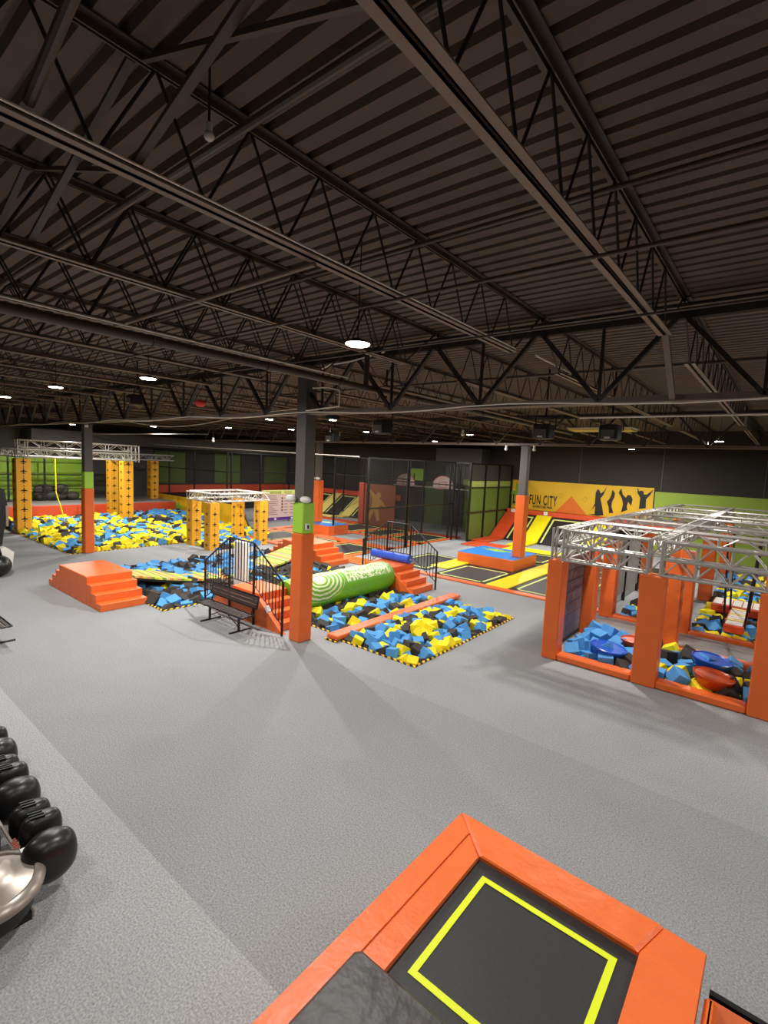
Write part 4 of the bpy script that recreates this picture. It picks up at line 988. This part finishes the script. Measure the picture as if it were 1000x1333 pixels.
for k in range(6):
    for y in (21.45, 22.0): ls.box(-25.998, -25.985, y, y+0.32, 1.55-k*0.2, 1.58-k*0.2)
ls.build('text_lines', 'print_grey', sg)
for k in range(5): MB().box(-25.998, -25.98, 21.28, 21.36, 1.5-k*0.2, 1.62-k*0.2).build('pictogram', 'black', sg)
for y in (20.7, 22.1): MB().box(-25.99, -25.975, y, y+0.16, 0.14, 0.26).build('logo', 'white', sg)

# ------------------------------------------------------------------ left ninja area
mural = thing('mural_wall', 'low yellow mural wall along the back of the left foam pit', 'wall', (-30, 17.3, 0))
MB().box(-34.6, -24.9, 17.24, 17.36, -0.3, 1.3).build('panel', 'mural', mural)
MB().prism([(-24.9, 1.3), (-24.9, -0.3), (-23.9, 0.0)], 'y', 17.24, 17.36).build('sloped_end', 'mural', mural)
MB().bar((-24.9, 17.3, 1.33), (-23.8, 17.3, 0.0), 0.1).build('edge_trim', 'black', mural)
decal('printed_splash', [(-31.9+0.5*cos(a_)*(1+.3*sin(5*a_)), 0.55+0.35*sin(a_)*(1+.2*sin(6*a_))) for a_ in [-2*pi*q/20 for q in range(20)]], 'lime', 17.236, mural)
text_mesh('lettering', 'FUN', 'black', 0.5, (-30.0, 17.235, 0.25), (R(90), 0, 0), mural, 0.8, 0.003)
pf = thing('padded_platform', 'red-orange padded platform with grey deck behind the left foam pit', 'platform', (-34, 11, 0))
for k in range(4): MB().bev(-32.3, -32.12, 5.2+k*3.0, 5.2+(k+1)*3.0-0.01, -0.4, 0.93, 0.02).build('front_pad', 'red_orange', pf)
MB().box(-35.95, -32.2, 5.2, 17.2, 0.0, 0.98).build('deck', 'deck_grey', pf)
# green wall with black cage behind the platform
gp = thing('green_panels', 'bright lime wall panels behind the black cage grid at left', 'wall panel', (-35.9, 8, 1))
for k in range(3):
    for z0, z1 in ((1.0, 2.3), (2.3, 3.7)): MB().box(-35.97, -35.9, 4.4+k*2.9, 4.4+k*2.9+2.88, z0, z1-0.02).build('panel', 'lime', gp)
cg = thing('cage_frame', 'black tube cage grid in front of the lime wall panels', 'frame', (-34.6, 9, 0.98))
for y in (4.6, 6.6, 8.5, 10.3, 12.5): MB().bar((-34.6, y, 0.98), (-34.6, y, 3.75), 0.09).build('post', 'black_steel', cg)
for z in (1.02, 1.7, 2.55, 3.72): MB().bar((-34.6, 4.6, z), (-34.6, 12.5, z), 0.06).build('rail', 'black_steel', cg)
# heap of grey bags behind the cage
mat('bag_grey', (92, 88, 78), 0.9, noise=0.2, scale=3, bump=0.5, bscale=5)
rb = random.Random(9)
for k in range(9):
    y = 10.3+0.42*(k % 5)+rb.uniform(-.1, .1); z = 1.25+0.42*(k//5); x = -35.3+rb.uniform(-.2, .2)
    o = MB().ball((0, 0, 0), 0.36, (0.9, 1.15, 0.72), 12, 8).build('bean_bag', 'bag_grey', smooth=True); o.location = (x, y, z); o.rotation_euler = (rb.uniform(-.5, .5), rb.uniform(-.3, .3), rb.uniform(0, 3))
    tag(o, 'grey bean bag in the heap behind the black cage at left', 'bean bag', 'grey bean bags heaped behind the cage')
def plane_marks(mb, axis, c, u0, z0, z1, s, step):
    """column of dark plane-shaped marks and dashes printed on a face. axis y: face at y=c, u along x; axis x: face at x=c"""
    z = z0+step*0.5
    def pl(poly):
        if axis == 'y': mb.add([(u0+a, c, zz) for a, zz in poly], [tuple(range(len(poly)))])
        else: mb.add([(c, u0+a, zz) for a, zz in poly], [tuple(range(len(poly)))])
    while z < z1-step*0.3:
        pl([(-0.02*s, z-0.10*s), (0.02*s, z-0.10*s), (0.02*s, z+0.12*s), (0, z+0.16*s), (-0.02*s, z+0.12*s)])
        pl([(-0.14*s, z-0.02*s), (0.14*s, z-0.02*s), (0.14*s, z+0.005*s), (0.02*s, z+0.05*s), (-0.02*s, z+0.05*s), (-0.14*s, z+0.005*s)])
        pl([(-0.06*s, z-0.10*s), (0.06*s, z-0.10*s), (0.06*s, z-0.075*s), (-0.06*s, z-0.075*s)])
        pl([(-0.012*s, z+step*0.42), (0.012*s, z+step*0.42), (0.012*s, z+step*0.62), (-0.012*s, z+step*0.62)])
        z += step
def amber_post(label, x, y, z1, w_=0.62, z0=-0.3):
    t = thing('amber_post', label, 'post', (x, y, 0)); h = w_/2
    MB().bev(x-h, x+h, y-h, y+h, z0, z1, 0.02).build('pad', 'amber', t)
    mb = MB(); plane_marks(mb, 'y', y-h-0.006, x, max(0, z0), z1, w_/0.5*0.85, 0.46)
    plane_marks(mb, 'x', x+h+0.006, y, max(0, z0), z1, w_/0.5*0.85, 0.46)
    tag(mb.build('printed_marks', 'black', t), kind='stuff')
    return t
amber_post('tall amber post with dark plane marks at the left front of the large pit', -28.75, 7.6, 3.6, 0.62)
amber_post('tall amber post in the middle of the large pit, behind the front pair', -31.9, 13.05, 3.6, 0.52)
amber_post('tall amber post at the right front of the large pit frame', -29.45, 12.8, 3.62, 0.56)
amber_post('tall amber post standing furthest back on the left platform', -34.6, 14.9, 3.6, 0.55, 0.98)
amber_post('tall amber post at the back right corner of the large pit', -34.4, 16.75, 3.6, 0.55)
amber_post('tall amber post cut off at the left picture edge', -33.2, 6.85, 3.6, 0.6)
for lab, a, b, c, z, ax in (('upper pale truss over the front of the large left pit', 7.5, 13.0, -28.75, 4.15, 'y'),
                             ('lower pale truss over the front of the large left pit', 7.5, 13.0, -28.75, 3.68, 'y'),
                             ('pale truss over the back of the large left pit', 6.8, 17.2, -32.6, 3.68, 'y')):
    truss(lab, ax, a, b, c, z, w=0.4, h=0.34, r=0.035, step=0.5)
truss('pale truss joining the front and back left pit frames at the left', 'x', -32.6, -28.95, 7.6, 3.68, w=0.36, h=0.34, r=0.03, step=0.5)
truss('pale truss joining the front and back left pit frames at the right', 'x', -32.6, -29.0, 12.9, 3.68, w=0.36, h=0.34, r=0.03, step=0.5)
truss('pale truss at the far right end over the left pit frame', 'x', -34.9, -32.6, 17.0, 3.68, w=0.36, h=0.34, r=0.03, step=0.5)
for x, y in ((-28.75, 7.6), (-28.75, 12.9)):
    t = thing('truss_tower', 'pale truss head on the %s amber front post' % ('left' if y < 10 else 'right'), 'truss', (x, y, 3.6))
    for u in (-.2, .2):
        for v in (-.2, .2): MB().tube((x+u, y+v, 3.58), (x+u, y+v, 4.5), 0.035, 8).build('tube', 'aluminium', t)
    for z in (3.7, 4.1): MB().tube((x-.2, y-.2, z), (x+.2, y-.2, z+0.36), 0.02, 6).build('brace', 'aluminium', t)
pipe('climbing_rope', 'yellow knotted rope hanging into the left foam pit', 'rope', [(-30.6, 9.6, 3.7), (-30.6, 9.62, 1.8), (-30.4, 9.8, 0.9), (-30.2, 9.9, 0.2)], 0.03, 'yellow', 6)
tag(MB().bev(-28.3, -22.5, 12.75, 13.0, 0.12, 0.28, 0.03).build('balance_beam', 'yellow', at=(-25, 12.9, 0.2)), 'yellow beam lying across the cubes in the large left pit', 'beam')
# small amber frame
for lab, x, y in (('amber post at the left front of the small frame', -21.3, 12.3), ('amber post at the right front of the small frame, nearest', -19.65, 12.2),
                  ('amber post at the left back of the small frame', -21.9, 15.1), ('amber post at the right back of the small frame', -19.6, 14.8)):
    amber_post(lab, x, y, 2.12, 0.48)
truss('pale truss along the near side of the small amber frame', 'x', -21.5, -19.4, 12.25, 2.14, w=0.4, h=0.34, r=0.03)
truss('pale truss along the far side of the small amber frame', 'x', -22.1, -19.4, 14.95, 2.14, w=0.4, h=0.34, r=0.03)
truss('pale truss on the right side of the small amber frame', 'y', 12.4, 14.8, -19.6, 2.14, w=0.4, h=0.34, r=0.03)
truss('pale truss on the left side of the small amber frame', 'y', 12.4, 14.8, -21.7, 2.14, w=0.4, h=0.34, r=0.03)
for k, y in enumerate((10.0, 11.4)): pass

# ------------------------------------------------------------------ arcade cabinet at the left edge
ac = thing('arcade_machine', 'black arcade ride cabinet with pale-trimmed seat at the left picture edge', 'arcade machine', (-20.6, 4.2, 0))
MB().prism([(3.0, 0.9), (4.75, 0.9), (4.92, 2.2), (4.85, 2.75), (3.0, 2.75)], 'x', -21.4, -20.2).build('cabinet', 'black', ac)
MB().bev(-21.4, -20.2, 3.0, 4.8, 0.0, 0.9, 0.05).build('base', 'black', ac)
MB().ball((-19.8, 4.1, 0.75), 0.62, (0.8, 0.85, 0.95)).build('seat', 'black_gloss', ac, smooth=True)
MB().ball((-19.35, 4.45, 0.35), 0.38, (1.0, 0.9, 0.9)).build('footwell', 'rubber', ac, smooth=True)
MB().prism([(4.62, 0.3), (4.8, 0.25), (4.86, 0.75), (4.62, 0.95), (4.5, 0.9)], 'x', -19.6, -19.35).build('side_trim', 'white', ac)
MB().box(-20.25, -20.15, 4.86, 4.93, 1.5, 2.2).build('edge_trim', 'silver_plastic', ac)

# ------------------------------------------------------------------ ride-on machine with lobed tyres, bottom left
rd = thing('ride_machine', 'black and silver ride-on machine with chunky lobed rubber bumper at the left edge', 'ride', (-6, 1.0, 0))
def lobe(cx, cy, cz, hx, hy, hz, name):
    return MB().bev(cx-hx, cx+hx, cy-hy, cy+hy, cz-hz, cz+hz, min(hx, hy, hz)*0.55).build(name, 'rubber', rd, smooth=False, subsurf=2)
def fist(cx, cy):
    o = lobe(cx, cy, 0.33, 0.19, 0.24, 0.24, 'bumper_lobe'); o.data.polygons.foreach_set('use_smooth', [True]*len(o.data.polygons))
    for k, dx in enumerate((-0.37, -0.63)):
        o = lobe(cx+dx, cy+0.04-0.02*k, 0.37-0.01*k, 0.12, 0.19, 0.19, 'bumper_knob'); o.data.polygons.foreach_set('use_smooth', [True]*len(o.data.polygons))
        for q in range(3): MB().bar((cx+dx-0.05+q*0.045, cy-0.06, 0.553-0.01*k), (cx+dx-0.02+q*0.045, cy+0.06, 0.553-0.01*k), 0.016, 0.02).build('moulded_mark', 'black', rd)
fist(-5.12, 1.5); fist(-6.24, 1.52); fist(-7.3, 1.58)
MB().lathe((-5.04, 1.0, 0.09), [(0.30, 0), (0.34, 0.05), (0.34, 0.2), (0.28, 0.24)], 36).build('turret_base', 'black_gloss', rd, smooth=True)
MB().lathe((-5.04, 1.0, 0.30), [(0.36, 0), (0.42, 0.02), (0.43, 0.06), (0.41, 0.10), (0.37, 0.125), (0.35, 0.12), (0.34, 0.105), (0.2, 0.13), (0.17, 0.145), (0.05, 0.15)], 48).build('silver_cover', 'silver_plastic', rd, smooth=True)
MB().bev(-6.9, -5.5, 0.5, 1.24, 0.08, 0.55, 0.12).build('body', 'black_gloss', rd, smooth=True)
MB().path([(-5.42, 1.28, 0.42), (-5.6, 1.25, 0.5), (-5.9, 1.24, 0.54)], 0.015, 6).build('trim_line', 'silver_plastic', rd)
MB().box(-7.6, -4.86, 0.4, 1.28, 0.0, 0.08).build('base_plate', 'black_steel', rd)
MB().box(-7.6, -4.85, 1.28, 1.295, 0.02, 0.085).build('base_trim', 'silver_plastic', rd)
MB().box(-5.26, -5.16, 1.30, 1.37, 0.425, 0.432).build('label_sticker', 'white', rd)
bcd = MB()
for k in range(7): bcd.box(-5.46+k*0.024, -5.448+k*0.024, 1.27, 1.32, 0.42, 0.428)
bcd.build('barcode', 'rust', rd)
MB().bev(-6.1, -5.95, 0.95, 1.1, 0.55, 0.6, 0.02).build('control_grip', 'silver_plastic', rd)

# ------------------------------------------------------------------ things hung from the ceiling
def spot(label, x, y, z, rz=0.0, s=1.0):
    t = thing('spotlight', label, 'spotlight', (x, y, z))
    MB().bev(x-0.2*s, x+0.2*s, y-0.28*s, y+0.1*s, z-0.12*s, z+0.22*s, 0.03).build('body', 'black', t)
    MB().box(x-0.14*s, x+0.14*s, y-0.3*s, y-0.27*s, z-0.1*s, z+0.1*s).build('lens_bezel', 'column_grey', t)
    MB().box(x-0.06*s, x+0.06*s, y-0.305*s, y-0.3*s, z-0.09*s, z-0.05*s).build('label_plate', 'white', t)
    MB().path([(x-0.24*s, y, z+0.1*s), (x-0.24*s, y, z+0.4*s), (x+0.24*s, y, z+0.4*s), (x+0.24*s, y, z+0.1*s)], 0.015, 6).build('yoke', 'black_steel', t)
    MB().bar((x, y, z+0.4*s), (x, y, 6.57), 0.03).build('drop_rod', 'black_steel', t)
spot('black moving spotlight hung left of the pair above the right obstacle', -4.6, 11.6, 5.05)
spot('black moving spotlight hung right of the pair above the right obstacle', -3.2, 11.9, 5.05)
spot('black spotlight hung beside the centre column', -8.2, 10.0, 5.05)
spot('black spotlight cluster hung left of the centre column', -12.5, 12.5, 4.95)
spot('black spotlight hung in the far left ceiling', -13.6, 6.2, 5.5, s=0.8)
for k, (lab, x, y, z) in enumerate((('small white sensor dome under the ceiling, upper left', -2.9, 1.75, 6.1), ('small white camera dome left of the right column top', -9.2, 19.2, 5.0), ('small white camera dome right of the right column top', -8.0, 19.2, 5.0),
                                  ('small white camera dome under the ceiling beyond the centre lamp', -9.3, 15.8, 5.35), ('white dome on the ceiling above the left netting', -22.5, 14.0, 4.9))):
    t = thing('ceiling_dome', lab, 'camera', (x, y, z))
    q = 0.45 if k == 0 else 1.0
    MB().ball((x, y, z), 0.07*q, (1, 1, 0.9), 12, 8).build('dome', 'white', t, smooth=True)
    MB().tube((x, y, z+0.05*q), (x, y, z+0.16*q), 0.045*q, 10).build('mount', 'white', t)
    MB().tube((x, y, z+0.15*q), (x, y, 6.57), 0.008, 5).build('drop_rod', 'dark_steel', t)
tag(MB().ball((-10.5, 6.2, 5.35), 0.12, (1, 1, 0.7)).build('alarm_bell', 'red', smooth=True, at=(-10.5, 6.2, 5.35)), 'red alarm bell hung at the left of the centre column top', 'alarm')
for fx, fy, fz, lab, e in ((-10.0, 9.9, 5.3, 'small floodlight with lit lens hung just right of the centre column', 130), (-11.5, 8.9, 5.25, 'small floodlight hung just left of the centre column', 270)):
    fo = thing('floodlight', lab, 'floodlight', (fx, fy, fz))
    MB().bev(fx-0.15, fx+0.15, fy-0.15, fy+0.15, fz+0.02, fz+0.16, 0.03).build('body', 'black', fo)
    MB().box(fx-0.07, fx+0.07, fy-0.07, fy+0.07, fz+0.005, fz+0.02).build('lens', 'led', fo)
    MB().tube((fx, fy, fz+0.15), (fx, fy, 6.57), 0.012, 6).build('drop_rod', 'black_steel', fo)
    ld = bpy.data.lights.new('flood_light', 'AREA'); ld.shape = 'SQUARE'; ld.size = 0.07; ld.energy = e; ld.color = (1.0, 0.97, 0.94)
    lo = bpy.data.objects.new('flood_light', ld); COL.objects.link(lo); lo.parent = fo; lo.location = (0, 0, -0.005)
pl_ = thing('panel_light', 'pale flat ceiling panel seen between the spotlights', 'panel', (-5.0, 17, 5.6))
MB().box(-5.8, -3.9, 16.6, 17.4, 5.55, 5.6).build('panel', 'pale_yellow', pl_)
MB().box(-5.85, -3.85, 16.55, 17.45, 5.6, 5.63).build('frame', 'white', pl_)
for x in (-5.7, -4.0): MB().bar((x, 17, 5.62), (x, 17, 6.57), 0.02).build('drop_rod', 'dark_steel', pl_)
